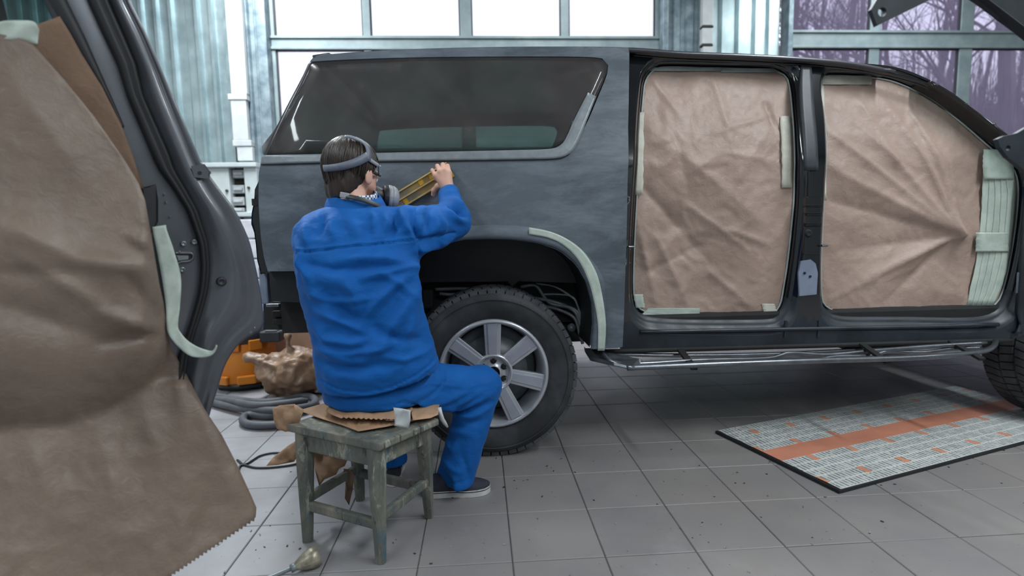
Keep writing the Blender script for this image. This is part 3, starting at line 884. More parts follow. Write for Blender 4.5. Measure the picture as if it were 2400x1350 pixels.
# B-pillar furniture
def plate(name, px0, py0, px1, py1, m, y, d=.012, bev=.004):
    a = W(px0, py0, y); b = W(px1, py1, y)
    return bevel(MB().box(((a[0] + b[0]) / 2, y, (a[2] + b[2]) / 2), (abs(b[0] - a[0]), d, abs(a[2] - b[2]))).build(name, m, suv), bev)
yb = yfr(1.5, .8)
pp = [S(px, py, lambda x, z: yfr(x, z) - .004) for px, py in ((1878, 612), (1900, 608), (1912, 618), (1917, 640), (1914, 690), (1874, 694), (1872, 640))]
tag(MB().prism(pp, (0, .01, 0)).build('bare_metal_patch', M['patch'], suv), 'bare bluish grey patch low on the middle pillar')
for px, py in ((1886, 640), (1899, 648)):
    c = S(px, py, lambda x, z: yfr(x, z) - .006); MB().lathe([(0, -.002), (.006, -.002), (.006, .004)], c, 'y', 10).build('hole', M['under'], suv)
pts_o = [(1868, 160), (1876, 154), (1892, 154), (1902, 162), (1908, 240), (1912, 330)]
pts_i = [(1870, 158), (1870, 170), (1871, 200), (1873, 250), (1876, 300), (1880, 330)]
tag(ribbon('pillar_cover', [(1876, 156), (1874, 200), (1876, 250), (1882, 330), (1886, 400)], [(1900, 156), (1904, 200), (1907, 250), (1914, 330), (1917, 400)], mat('dull_black_cover', rgb(44, 48, 54), rgb(58, 62, 68), 12, .45, kind='World'), -.010, 24, yfr, thick=.012), 'dull plastic covered top of the middle pillar')
for k, (py0, py1) in enumerate(((462, 482), (486, 500), (506, 524))):
    plate('hinge_plate', 1886, py0, 1921, py1, M['gloss'], yfr(1.5, 1.0) - .008, .03)
plate('latch_plate', 1884, 530, 1921, 596, M['gloss'], yfr(1.5, .9) - .004, .02, .006)
c = W(1896, 547, yfr(1.5, .9) - .02); MB().lathe([(0, 0), (.012, -.002), (.02, .006)], c, 'y', 14).build('latch_hole', M['under'], suv)
for px, py in ((1474, 578), (1922, 576)):
    a = S(px - 5, py, yfr); a[1] -= .03; MB().tube([a, a + np.array([.025, 0, 0]), a + np.array([.025, .05, 0])], .005, 8).build('striker', M['chrome'], suv)
for k in range(14):      # spot welds down the rear edge of the opening
    py = 200 + k * 32; c = S(1489 - k * .9 - 2, py, lambda x, z: yfr(x, z) + .03); MB().lathe([(0, -.005), (.004, -.004), (.005, .002)], c, 'y', 8).build('weld_stud', M['chrome'], suv)

# ------------------------------------------------------------------ paper in the door openings
def seg_d(x, z, a, b):
    ax, az = a; bx, bz = b; dx, dz = bx - ax, bz - az
    t = ((x - ax) * dx + (z - az) * dz) / (dx * dx + dz * dz); tc = min(max(t, 0), 1)
    d = math.hypot(x - ax - tc * dx, z - az - tc * dz); s = (x - ax) * dz - (z - az) * dx
    return d, tc, s
def crumple(folds, seed, amp=.010, ang=.8):
    ca, sa = math.cos(ang), math.sin(ang)
    def f(x, z):
        w = .05 * nz((x, seed, z), 5, seed)
        u, v = (x * ca + z * sa) + w, (-x * sa + z * ca) + w
        h = amp * (ridge((u * .45, seed, v), 5.0, seed) - .5)
        h += amp * .42 * (ridge((u + .1 * nz((x, 0, z), 9), seed + 4, v * .7), 13, seed) - .5)
        h += amp * .22 * (ridge((u, seed + 9, v), 34, seed) - .5)
        for a, b, wd, am in folds:
            d, t, s = seg_d(x, z, a, b)
            h += am * math.exp(-d / wd) * (.10 + .90 * math.sin(math.pi * (.25 + .75 * t)))
        return h
    return f
def paper(name, o2, folds, seed, amp, label, yoff=.07, ang=.8):
    f = crumple(folds, seed, amp, ang)
    lp = o2; c = lp.mean(0)
    def yf(x, z):
        d = np.min(np.hypot(lp[:, 0] - x, lp[:, 1] - z)); k = min(1, d / .05)
        return yfr(x, z) + yoff - (f(x, z)) * (.15 + .85 * k)
    P, Fc = surf(lp, [], yf, .0125)
    o = build(name, P, Fc, M['kraft'], suv, True); solid(o, .0015)
    return tag(o, label)
def FX(l): return [(XZ([a])[0], XZ([b])[0], w, am) for a, b, w, am in l]
rear_f = FX([((1500, 400), (1720, 650), .05, -.030), ((1500, 260), (1860, 560), .06, .022), ((1550, 170), (1625, 270), .018, .020), ((1640, 480), (1800, 600), .014, .014), ((1560, 560), (1640, 735), .03, .022),
             ((1500, 480), (1560, 730), .02, .02), ((1690, 640), (1800, 735), .02, .016), ((1740, 540), (1850, 580), .012, .016), ((1700, 180), (1760, 420), .03, .012), ((1830, 230), (1855, 300), .015, -.02),
             ((1490, 600), (1500, 730), .012, .012), ((1700, 300), (1850, 250), .015, .010), ((1600, 300), (1650, 500), .03, -.014), ((1735, 350), (1860, 370), .012, .010), ((1540, 640), (1700, 560), .02, -.012)])
paper('masking_paper', ro, rear_f, 3.1, .011, 'brown masking paper taped over the rear door opening')
hub = (2296, 552)
front_f = FX([(hub, (1940, 270), .022, .030), (hub, (1960, 200), .03, .018), (hub, (1935, 360), .05, .030), (hub, (2090, 190), .02, .022), (hub, (2200, 260), .018, .018), (hub, (1930, 450), .04, -.024), (hub, (1960, 720), .05, .022),
              (hub, (2100, 735), .03, -.022), (hub, (1950, 600), .05, -.02), (hub, (2060, 660), .02, .018), ((1945, 430), (1980, 730), .02, .014), ((1930, 240), (2000, 300), .012, .010), ((2060, 230), (2160, 400), .02, .012),
              ((2180, 240), (2260, 420), .012, .014), (hub, (2270, 330), .012, .016), (hub, (2300, 700), .02, .012), (hub, (2020, 320), .014, -.016)])
paper('masking_paper', fo, front_f, 8.4, .009, 'brown masking paper taped over the front door opening', ang=-.6)
# tapes over the paper edges
def tape(px, m=None, off=.062, n=14, label='cream masking tape strip', wob=1.2):
    """px: list of (left x, right x, y) rows"""
    rows = []
    arr = resample([(a, b, c) for a, b, c in px], n, False, False)
    for k, (a, b, y) in enumerate(arr):
        rows.append([S(a + (b - a) * t + rnd.uniform(-wob, wob) * (t in (0, 1)), y, lambda x, z: yfr(x, z) + off - .0008 * nz((x, 0, z), 30, 2.0)) for t in np.linspace(0, 1, 5)])
    o = fixn(MB().grid(rows).build('masking_tape', m or M['mask'], suv, True)); solid(o, .0012, 0)
    return tag(o, label)
tape([(1498, 1509, 263), (1494, 1509, 340), (1491, 1508, 400), (1488, 1507, 457)])
tape([(1829, 1853, 272), (1832, 1858, 350), (1833, 1856, 440)])
for k in range(5):
    f0, f1 = k / 5, (k + 1) / 5
    def lr(y):
        l = np.interp(y, [345, 500, 600, 715], [2309, 2302, 2292, 2268]); r = np.interp(y, [345, 400, 450, 520, 600, 680, 715], [2325, 2370, 2379, 2374, 2364, 2344, 2325]); return l, r
    L = []
    for y in np.linspace(362 + 8 * k, 716, 16):
        l, r = lr(y); L.append((l + (r - l) * f0 - 2, l + (r - l) * f1 + 3, y))
    tape(L, M['mask_green'], .064 - .0022 * k, 24, 'cream masking tape strips at the front edge of the paper', .8)
tape([(2304, 2372, 350), (2304, 2376, 392), (2306, 2377, 420)], M['mask_green'], .049)
tape([(2288, 2362, 545), (2286, 2364, 590)], M['mask_green'], .049)
tape([(1920, 2042, 177), (1922, 2044, 198)], M['mask'], .063)
tape([(1920, 1931, 200), (1919, 1934, 330), (1926, 1938, 470)], M['mask'], .063)
tape([(1520, 1640, 722), (1500, 1640, 740)], M['mask_green'], .063); tape([(1785, 1815, 712), (1790, 1822, 732)], M['mask'], .063)
tape([(1484, 1506, 690), (1490, 1512, 722)], M['mask_green'], .063); tape([(2060, 2240, 726), (2060, 2250, 738)], M['mask_green'], .063)
tape([(1530, 1690, 158), (1520, 1690, 166)], M['flange'], .06); tape([(1690, 1812, 160), (1690, 1830, 169)], M['flange'], .06)

# ------------------------------------------------------------------ wheels
WC = S(1157, 883, lambda x, z: 2.42); WC = np.array([WC[0], 2.42, .394]); WR = .397
def wheel(c, spokes_label):
    prof = [(.250, .030), (.262, .012), (.275, .006), (.300, -.004), (.335, -.010), (.362, -.006), (.378, .010), (.386, .028), (.388, .05), (.390, .13), (.388, .215), (.380, .25), (.36, .265), (.30, .265), (.25, .235)]
    k = (WR - .010) / .39
    ty = MB().lathe([(r * (k if r > .3 else 1 + (k - 1) * (r - .25) / .05), h) for r, h in prof], c, 'y', 64).build('tyre', M['rubber'], suv, True, loc=c)
    fixn(ty); tag(ty, 'black dusty tyre')
    # raised sidewall rings
    MB().lathe([(.345, -.011), (.348, -.014), (.352, -.012)], c, 'y', 64).build('sidewall_ring', M['rubber'], ty, True)
    NB = 58; R = WR
    def block(a0, a1, y0, y1, r0, r1, skew=0.0):
        mb = MB(); v = []
        for r in (r0, r1):
            for a, y in ((a0, y0), (a1, y0), (a1 + skew, y1), (a0 + skew, y1)): v.append((r * math.sin(a), y, r * math.cos(a)))
        mb.add(v, [(0, 1, 2, 3), (7, 6, 5, 4), (0, 4, 5, 1), (1, 5, 6, 2), (2, 6, 7, 3), (3, 7, 4, 0)])
        return mb
    da = 2 * math.pi / NB
    for row, (y0, y1, sk) in enumerate(((.012, .072, .03), (.082, .150, -.03))):
        me = None
        for i in range(NB):
            if me is None:
                mb = block(-da * .42, da * .42, y0, y1, R - .03, R - (.004 if row == 0 else 0), sk); o = fixn(mb.build('tread_block', M['tread'], None)); me = o.data
                o.parent = ty
            else:
                o = bpy.data.objects.new('tread_block', me); link(o, ty)
            o.location = (0, 0, 0); o.rotation_euler = (0, i * da + row * da / 2, 0); WLOC[o.name] = c
    inner = MB()
    for i in range(NB):
        a = i * da; b = block(a - da * .42, a + da * .42, .16, .25, R - .03, R - .001, .03)
        inner.add([(x + c[0], y + c[1], z + c[2]) for x, y, z in b.v], b.f)
    fixn(inner.build('inner_tread', M['tread'], ty))
    # rim
    rim = fixn(MB().lathe([(.256, .030), (.258, .014), (.252, .004), (.244, .002), (.238, .010), (.232, .030), (.226, .06), (.215, .12), (.21, .20)], c, 'y', 72).build('rim', M['alloy'], suv, True, loc=c))
    tag(rim, spokes_label)
    for i in range(7):
        a = math.pi / 2 - i * 2 * math.pi / 7
        ra = np.array([math.cos(a), 0, math.sin(a)]); ta = np.array([-math.sin(a), 0, math.cos(a)]); yv = np.array([0, 1., 0])
        def q(r, t, y): return c + ra * r + ta * t + yv * y
        v = [q(.070, -.034, .030), q(.070, .034, .030), q(.242, .042, .016), q(.242, -.042, .016), q(.070, -.026, .075), q(.070, .026, .075), q(.235, .034, .085), q(.235, -.034, .085)]
        f = [(0, 3, 2, 1), (4, 5, 6, 7), (0, 1, 5, 4), (1, 2, 6, 5), (2, 3, 7, 6), (3, 0, 4, 7)]
        bevel(fixn(MB().add(v, f).build('spoke', M['alloy'], rim)), .004)
        v = [q(.082, -.020, .023), q(.082, .020, .023), q(.236, .026, .0105), q(.236, -.026, .0105), q(.082, -.020, .035), q(.082, .020, .035), q(.236, .026, .03), q(.236, -.026, .03)]
        bevel(fixn(MB().add(v, f).build('spoke_inlay', M['alloy_inlay'], rim)), .003)
    fixn(MB().lathe([(.090, .06), (.092, .026), (.086, .019), (.080, .020), (.078, .034), (.040, .038), (.036, .030), (.030, .030)], c, 'y', 40).build('hub_ring', M['alloy'], rim, True))
    fixn(MB().lathe([(0, .045), (.031, .045), (.031, .028)], c, 'y', 24).build('centre_bore', M['under'], rim))
    for i in range(6):
        a = i * math.pi / 3 + .5; p = c + np.array([.058 * math.cos(a), 0, .058 * math.sin(a)])
        MB().lathe([(0, .030), (.008, .030), (.010, .036), (.0155, .035), (.0155, .0375)], p, 'y', 12).build('lug_hole', M['under'], rim)
    fixn(MB().lathe([(0.05, .10), (.165, .10), (.165, .12), (.19, .13), (.205, .15)], c, 'y', 48).build('brake_disc', M['pipe'], suv, True))
    fixn(MB().lathe([(0, .16), (.22, .16), (.22, .17)], c, 'y', 32).build('wheel_back', M['under'], suv))
wheel(WC, 'silver seven-spoke alloy rim')
fx = W(2366, 850, 2.55)[0] + WR
FC = np.array([fx, 2.46, WC[2]])
wheel(FC, 'silver alloy rim of the front wheel')
for cx in (WC[0], FC[0]):
    for o in [x for x in list(COL.objects) if x.parent == suv and x.name.split('.')[0] in ('tyre', 'rim') and abs(WLOC[x.name][0] - cx) < .01 and WLOC[x.name][1] < 3]:
        me = o.data; c2 = bpy.data.objects.new(o.name.split('.')[0], me); link(c2, suv)
        base = WLOC[suv.name]; w = WLOC[o.name]; c2.location = (w[0] - base[0], 2 * YM - w[1] - base[1], w[2] - base[2]); c2.rotation_euler = (0, 0, math.pi); WLOC[c2.name] = np.array((w[0], 2 * YM - w[1], w[2]))
    MB().tube([(cx, WC[1] + .2, WC[2]), (cx, 2 * YM - WC[1] - .2, WC[2])], .045, 12).build('axle', M['under'], suv, True)

# ------------------------------------------------------------------ inside the rear arch
ap = resample([S(px, py, ys)[[0, 2]] for px, py in arch_px], 40, False)
rows = [[(x, ys(x, z) + .02 + d, z + .004) for x, z in ap] for d in (0, .1, .2, .32, .45)]
fixn(MB().grid(rows).build('arch_liner', M['liner'], suv, True))
pts = [W(px, py, 2.73) for px, py in ((930, 560), (1400, 560), (1400, 640), (1372, 662), (1215, 660), (1200, 670), (1190, 660), (1000, 662), (930, 668))]
bevel(MB().prism(pts, (0, .03, 0)).build('inner_arch_panel', M['liner'], suv), .004)
MB().box((WC[0], 3.28, .86), (1.0, .9, .60)).build('arch_light_blocker', M['under'], suv)  # dark block added to shut out bright gaps behind the pipes
MB().box((.62, 2.93, .68), (.10, .9, .36)).build('wheel_box_front', M['under'], suv)
def pipe(pts, r=.008, y=2.79, name='brake_pipe', m='pipe'):
    p = [W(px, py, y - .12 * max(0, (px - 1300) / 90)) for px, py in pts]
    MB().tube(resample(p, 30, False), r, 8).build(name, M[m], suv, True)
pipe([(1220, 672), (1250, 668), (1262, 675), (1275, 695), (1292, 712), (1340, 722), (1358, 740), (1375, 800)], .009)
pipe([(1245, 697), (1300, 708), (1345, 728), (1360, 760), (1372, 800)], .010)
pipe([(1270, 716), (1310, 726), (1346, 745), (1358, 780), (1366, 806)], .009)
pipe([(1255, 664), (1300, 672), (1340, 696), (1352, 712), (1368, 760)], .006)
pipe([(1270, 690), (1310, 690), (1342, 696), (1355, 720), (1370, 790)], .005)
pipe([(1020, 678), (1080, 676), (1150, 680), (1200, 684)], .010); pipe([(1030, 688), (1060, 690), (1120, 686)], .008)
c = W(1340, 768, 2.71); MB().lathe([(0, -.02), (.018, -.014), (.022, .01)], c, 'y', 14).build('bump_stop', M['pipe'], suv, True)
c = W(1003, 700, 2.79); bevel(MB().box(c, (.06, .06, .10)).build('shock_mount', M['under'], suv), .012)

# ------------------------------------------------------------------ side step
st = lambda px, py, y: W(px, py, y)
yo, yi = 2.26, 2.43
def stube(pts, r, name='step_tube'):
    MB().tube(resample(pts, 60, False), r, 10).build(name, M['chrome'], suv, True)
stube([st(1470, 862, yo), st(1700, 853, yo), st(1900, 846, yo), st(2100, 840, yo + .01), st(2210, 834, yo + .03), st(2300, 824, yo + .10), st(2328, 812, yo + .15), st(2333, 800, yo + .2)], .013)
stube([st(1410, 826, yi), st(1440, 850, yi - .1), st(1500, 853, yi - .1), st(1640, 845, yi - .06), st(1800, 840, yi - .02), st(1850, 828, yi), st(1940, 832, yi), st(2050, 822, yi), st(2180, 812, yi), st(2260, 807, yi), st(2310, 804, yi)], .011)
stube([st(1820, 845, yi - .05), st(1900, 845, yi - .04), st(1960, 836, yi - .02), st(2040, 834, yi - .02), st(2080, 824, yi), st(2160, 826, yi), st(2230, 818, yi), st(2300, 816, yi)], .010)
stube([st(1412, 829, yi + .05), st(1600, 833, yi + .05), st(1860, 828, yi + .05), st(2320, 802, yi + .05)], .010)
pl = [st(1372, 824, yi + .06), st(1400, 824, yi + .06), st(1420, 832, yi), st(1500, 850, yo + .05), st(1480, 866, yo - .01), st(1440, 858, yo + .05), st(1385, 845, yi)]
o = MB().prism(pl, (0, .012, .012)).build('step_end_plate', M['chrome'], suv); bevel(o, .004)
for px in (1600, 2030, 2240):
    a = st(px, 842 - 20 * (px - 1600) / 640, yi); MB().bar(a + np.array([0, .25, .10]), a + np.array([0, -.14, -.01]), .03, .012).build('step_bracket', M['under'], suv)

# ------------------------------------------------------------------ front end beyond the door opening
fe = [(2.62, .62), (2.62, 1.28), (2.75, 1.31), (3.9, 1.20), (4.0, 1.05), (4.02, .62), (FC[0] + .48, .52)]
for a in np.linspace(0, math.pi, 15): fe.append((FC[0] + .47 * math.cos(a), FC[2] + .12 + .40 * math.sin(a)))
fe += [(FC[0] - .49, .50), (2.66, .50)]
P, Fc = surf(np.array(fe), [], lambda x, z: ys(x, z) + .035, .07)
fen = solid(build('front_fender', P, Fc, M['sill'], suv, True), .02); tag(fen, 'black front fender'); mirror(fen)
fixn(MB().grid([[(x, y, z - .04 * abs((y - YM) / 1.0) ** 3) for y in np.linspace(2.55, 2 * YM - 2.55, 9)] for x, z in ((2.62, 1.29), (2.8, 1.325), (3.4, 1.28), (3.85, 1.20))]).build('bonnet', M['sill'], suv, True))
bevel(MB().box((3.98, YM, .92), (.08, 1.7, .56)).build('grille_panel', M['under'], suv), .02)
bevel(MB().box((3.3, YM, .85), (1.2, 1.5, .5)).build('engine_bay', M['under'], suv), .05)
pp = [S(px, py, lambda x, z: yfr(x, z) - .006) for px, py in ((2388, 640), (2412, 612), (2440, 640), (2440, 690), (2385, 692))]
MB().prism(pp, (0, .01, 0)).build('bare_metal_patch', M['patch'], suv)
# ================================================================== open door of a second car, near left
DA = W(620, 700, 1.65); DB = W(0, 700, 1.30)
dn = np.array([-(DB - DA)[1], (DB - DA)[0], 0]); dn /= np.linalg.norm(dn)
if dn @ (CAM - DA) < 0: dn = -dn
du = (DA - DB); du[2] = 0; du /= np.linalg.norm(du)
def D(px, py, off=0.0): return PP(px, py, DA + dn * off, dn)
def Duz(px, py, off=0.0):
    p = D(px, py, off) - DA; return (p @ du, p[2])
M['doorpaint'] = mat('dark_grey_door_paint', rgb(84, 86, 92), rgb(98, 100, 106), 5, .30, .45, .05, 10, kind='World', coat=.35)
M['seal'] = mat('black_door_seal', rgb(20, 21, 24), rgb(28, 29, 33), 10, .55, kind='World')
M['knob'] = mat('black_rubber_knob', rgb(30, 30, 33), rgb(40, 40, 44), 20, .5)
M['screw'] = mat('steel_screw', rgb(150, 156, 160), rgb(120, 126, 130), 60, .3, .8)
M['greenglass'] = clear('greenish_car_glass', (.16, .26, .25, 1))
door = thing('car_door', 'open dark grey car door at the left edge, wrapped in brown masking paper', 'car door', (DA[0] - .3, DA[1] - .1, 0))
E0 = [(275, -90), (302, 0), (341, 78), (372, 150), (408, 235), (467, 375), (487, 409), (525, 460), (552, 495), (584, 564), (607, 667), (616, 730), (620, 773), (589, 782), (549, 813), (522, 862), (509, 911), (495, 951), (480, 1010)]
VV = [(264, -90), (291, 0), (332, 78), (363, 150), (396, 235), (455, 380), (474, 420), (505, 470), (530, 505), (562, 575), (586, 655), (592, 700), (590, 735), (568, 755), (530, 795), (503, 850), (490, 905), (478, 945), (464, 1000)]
RR = [(250, -90), (276, 0), (314, 78), (345, 150), (374, 232), (428, 372), (446, 410), (472, 452), (500, 492), (535, 570), (553, 640), (553, 690), (545, 715), (520, 745), (488, 795), (470, 850), (458, 905), (450, 945), (440, 1000)]
S1 = [(232, -90), (259, 0), (296, 85), (323, 150), (341, 228), (400, 360), (413, 400), (436, 440), (466, 495), (490, 570), (494, 620), (492, 660), (487, 689), (476, 730), (460, 778), (445, 830), (436, 890), (430, 930), (424, 990)]
S0 = [(175, -90), (203, 0), (242, 85), (273, 150), (297, 228), (358, 372), (373, 400), (400, 435), (436, 490), (465, 570), (470, 620), (468, 660), (464, 689), (453, 730), (438, 778), (420, 830), (410, 890), (404, 930), (398, 990)]
I0 = [(135, -90), (160, 0), (205, 90), (236, 170), (262, 240), (318, 372), (330, 400), (338, 440), (345, 500), (350, 570), (352, 620), (356, 660), (360, 689), (366, 730), (372, 778), (380, 830), (384, 890), (386, 930), (388, 990)]
NC = 80
def dc(pts): return resample(pts, NC, False, False)
cE, cV, cR, cS1, cS0, cI = [dc(c) for c in (E0, VV, RR, S1, S0, I0)]
def lerp(a, b, t): return a * (1 - t) + b * t
prof = [(cI - np.array([60, 0]), -.004), (cI, 0), (lerp(cI, cS0, .5), .002), (cS0, 0), (lerp(cS0, cS1, .5), -.006), (cS1, .002), (lerp(cS1, cR, .4), .012), (lerp(cS1, cR, .75), .026), (cR, .030), (lerp(cR, cV, .35), .024), (lerp(cR, cV, .7), .013), (cV, .008), (lerp(cV, cE, .3), .013), (lerp(cV, cE, .85), .014), (cE, .010), (cE, -.010), (lerp(cE, cV, .3), -.03)]
rows = []
for c, off in prof:
    rows.append([D(c[i][0], c[i][1], off) for i in range(NC)])
R2 = [np.array(r) for r in rows]
for r in R2:      # soften along the length
    for _ in range(2): r[1:-1] = .25 * r[:-2] + .5 * r[1:-1] + .25 * r[2:]
o = fixn(MB().grid([r.tolist() for r in R2]).build('door_shell', M['doorpaint'], door, True)); solid(o, .004, 0)
# seal and window run channel
a, b = cS0, cS1
rows = []
for t, off in ((0, .0), (.1, .014), (.35, .024), (.55, .020), (.62, .013), (.72, .021), (.9, .014), (1, 0.0)):
    rows.append([D(*lerp(a[i], b[i], t), off) for i in range(NC)])
tag(fixn(MB().grid(rows).build('door_seal', M['seal'], door, True)), 'black rubber seal')
chl = dc([(85, -90), (112, 0), (160, 80), (200, 150), (250, 235), (300, 335), (330, 430)])[:60]; chr_ = dc([(135, -90), (158, 0), (200, 85), (233, 160), (268, 240), (315, 350), (336, 432)])[:60]
rows = [[D(*lerp(chl[i], chr_[i], t), off) for i in range(60)] for t, off in ((0, .010), (.5, .016), (.85, .014), (1, .0))]
fixn(MB().grid(rows).build('window_channel', M['seal'], door, True))
# lower black inner fitting beside the paper
pts = [D(px, py, .012) for px, py in ((335, 440), (362, 436), (370, 470), (370, 520), (352, 545), (338, 540))]
bevel(MB().prism(pts, dn * -.02).build('handle_bracket', M['knob'], door), .004)
# latch opening
lo = [(408, 593), (446, 593), (453, 597), (452, 606), (444, 612), (424, 614), (412, 619), (408, 617)]
MB().tube(resample([D(px, py, .006) for px, py in lo], 40, True, False), .004, 6, closed=True).build('latch_rim', M['doorpaint'], door, True)
MB().prism([D(px, py, .004) for px, py in lo], dn * .002).build('latch_opening', M['under'], door)
bevel(MB().prism([D(px, py, .006) for px, py in ((414, 600), (440, 600), (440, 607), (418, 610))], dn * .004).build('latch_claw', M['pipe'], door), .001)
def button(px, py, r, name, m, off=.006):
    c = D(px, py, off); e1 = du; e2 = np.array([0, 0, 1.]); rings = []
    for rr, hh in ((r, -.006), (r, .002), (r * .8, .005), (r * .45, .0045), (r * .35, .002), (.0001, .002)):
        rings.append([c + (e1 * math.cos(a) + e2 * math.sin(a)) * rr + dn * hh for a in np.linspace(0, 2 * math.pi, 17)])
    fixn(MB().grid(rings).build(name, m, door, True))
for px, py in ((430, 571), (455, 567), (427, 632)): button(px, py, .0075, 'screw', M['screw'])
for px, py in ((385, 455), (389, 474), (398, 508), (420, 590)): button(px, py, .003, 'rivet', M['screw'])
button(519, 660, .013, 'rubber_stop', M['knob'], .022)
button(587, 779, .004, 'rivet', M['screw'], .012); button(468, 405, .005, 'rivet', M['knob'], .03); button(596, 767, .003, 'rivet', M['screw'], .014)
p0 = D(470, 398, .02)
bevel(MB().prism([D(px, py, .03) for px, py in ((452, 392), (478, 388), (492, 404), (488, 416), (458, 412))], dn * -.02).build('belt_end_cap', M['doorpaint'], door), .004)
# window glass behind the paper
gp = [Duz(px, py, -.012) for px, py in ((-360, -90), (100, -90), (125, 0), (165, 70), (290, 320), (-380, 320))]
V, Fc = sheet2(np.array(gp), [], .1)
build('window_glass', [DA + du * u + np.array([0, 0, z]) - dn * .012 for u, z in V], Fc, M['greenglass'], door)
# black inner pillar seen through the glass
bevel(MB().prism([D(px, py, -.03) for px, py in ((-40, -60), (-6, -30), (18, 60), (22, 100), (-40, 100))], dn * -.03).build('inner_pillar', M['seal'], door), .004)

# --- masking paper hung over the door
right = [(78, 105), (150, 186), (220, 272), (290, 372), (325, 430), (340, 470), (352, 540), (362, 600), (372, 660), (384, 715), (391, 775), (405, 822), (440, 884), (480, 960), (520, 1020), (556, 1090), (588, 1160), (601, 1190), (599, 1212)]
zig = []
N = 52
for k in range(N + 1):
    t = k / N; zig.append((598 - 240 * t + (2.2 if k % 2 else -1.2), 1216 + 162 * t + (2.5 if k % 2 else -2.0)))
outl = [(-400, 70), (-70, 78), (0, 80), (40, 88)] + right + zig + [(300, 1400), (-400, 1400)]
def crease_y(px): return np.interp(px, [-80, 0, 160, 240, 330, 392, 430], [1008, 1005, 996, 966, 918, 862, 800])
pfolds = [((0, 520), (180, 610), 55, .022), ((180, 610), (352, 632), 30, .022), ((-40, 700), (260, 800), 50, -.020), ((240, 735), (395, 782), 16, .018), ((300, 650), (395, 775), 18, -.016), ((60, 610), (240, 720), 22, .012), ((0, 150), (200, 420), 60, .010), ((300, 545), (352, 580), 10, .014), ((320, 470), (350, 600), 10, .010),
          ((240, 800), (388, 782), 12, -.018), ((352, 870), (392, 780), 14, .014), ((0, 640), (200, 640), 26, -.012), ((405, 830), (430, 960), 16, .008), ((60, 1010), (140, 1200), 40, .008), ((220, 985), (300, 1250), 50, .010), ((330, 930), (380, 1100), 30, .008), ((520, 1100), (430, 1340), 40, -.006), ((470, 960), (560, 1180), 30, .012)]
def poff(px, py):
    d = crease_y(px) - py
    if d > 0:
        x = d / 240.0; off = .030 + .105 * x * math.exp(1 - x) * .9
        off *= 1
    else:
        x = -d / 400.0; off = .030 + .11 * x
    off *= np.clip((430 - px) / 90, .25, 1) if py < 900 else 1
    for a, b, w, am in pfolds:
        dd, t, s = seg_d(px, py, a, b); off += am * math.exp(-(dd / w) ** 1.3) * 1.4 * (.3 + .7 * math.sin(math.pi * (.1 + .85 * t)))
    q = (px / 400, 0, py / 400)
    k = 1.0 if py < 880 else 1.5
    off += .005 * k * nz(q, 2.6, 5)
    if py > 880: off += .0030 * (ridge(q, 7.5, 2) - .5) + .0016 * (ridge(q, 19, 1) - .5)
    else: off += .0012 * (ridge(q, 8, 2) - .5)
    return off
V, Fc = sheet2(np.array(outl, float), [], 11.0)
PV = np.array([D(x, y, poff(x, y)) for x, y in V])
o = build('masking_paper', PV, Fc, M['kraft3'], door, True); fixn(o); solid(o, .0015, 0)
tag(o, 'creased brown paper with a serrated lower edge')
V, Fc = sheet2(np.array([(60, 66), (92, 56), (140, 38), (166, 80), (191, 126), (240, 205), (283, 290), (310, 360), (337, 443), (300, 430), (200, 320), (120, 220), (60, 140)], float), [], 14.0)
M['kraft_dark'] = kraft('darker_brown_paper', rgb(112, 88, 71), rgb(127, 101, 83), .7)  # matte brown with the back-lit fold's darkness put into the colour
o = build('paper_flap', [D(x, y, .020 + .004 * nz((x / 80, 0, y / 80), 1)) for x, y in V], Fc, M['kraft_dark'], door, True); fixn(o); solid(o, .0012, 0)
tag(o, 'folded flap of brown paper')
def dtape(rowsp, label, n=40, off=.012, m='mask_green'):
    arr = resample([(a[0], a[1], b[0], b[1]) for a, b in rowsp], n, False, True); rows = []
    for k, (ax, ay, bx, by) in enumerate(arr):
        rows.append([D(ax + (bx - ax) * t, ay + (by - ay) * t, off(k / (n - 1), t) if callable(off) else off) for t in np.linspace(0, 1, 6)])
    o = fixn(MB().grid(rows).build('masking_tape', M[m], door, True)); solid(o, .0012, 0); return tag(o, label)
dtape([((357, 532), (389, 527)), ((359, 545), (392, 542)), ((368, 590), (408, 588)), ((380, 655), (424, 650)), ((389, 720), (422, 716)), ((391, 768), (417, 762)), ((399, 790), (424, 780)), ((420, 815), (440, 798)), ((445, 834), (462, 812)), ((472, 838), (484, 820)), ((494, 834), (497, 822)), ((505, 824), (503, 816)), ((509, 810), (507, 808))],
      'long strip of pale masking tape with a curling loose end', 60, lambda s, t: np.interp(s, [0, .55, .7, .9, 1], [.034, .05, .06, .075, .095]) + .002 * math.sin(s * 40 + 5 * t))
dtape([((-30, 66), (-30, 88)), ((5, 50), (0, 90)), ((45, 48), (40, 96)), ((80, 51), (72, 101)), ((92, 70), (88, 103))], 'torn masking tape holding the top of the paper', 24, lambda s, t: .052 + .004 * math.sin(9 * s + 4 * t))
# body of the door below and behind the paper, out of sight of the photographer
bk = [D(px, py, -.04) for px, py in ((-380, 380), (330, 380), (370, 560), (400, 800), (380, 1000), (-380, 1010))]
bevel(MB().prism(bk, dn * -.06).build('door_core', M['doorpaint'], door), .01)
# upper window frame and hinge edge of the door, mostly out of the picture
fr = resample([D(px, py, .0) for px, py in ((275, -90), (230, -120), (100, -130), (-150, -110), (-340, -20), (-392, 200), (-392, 420))], 40, False)
MB().tube(fr, .022, 10).build('window_frame', M['doorpaint'], door, True)
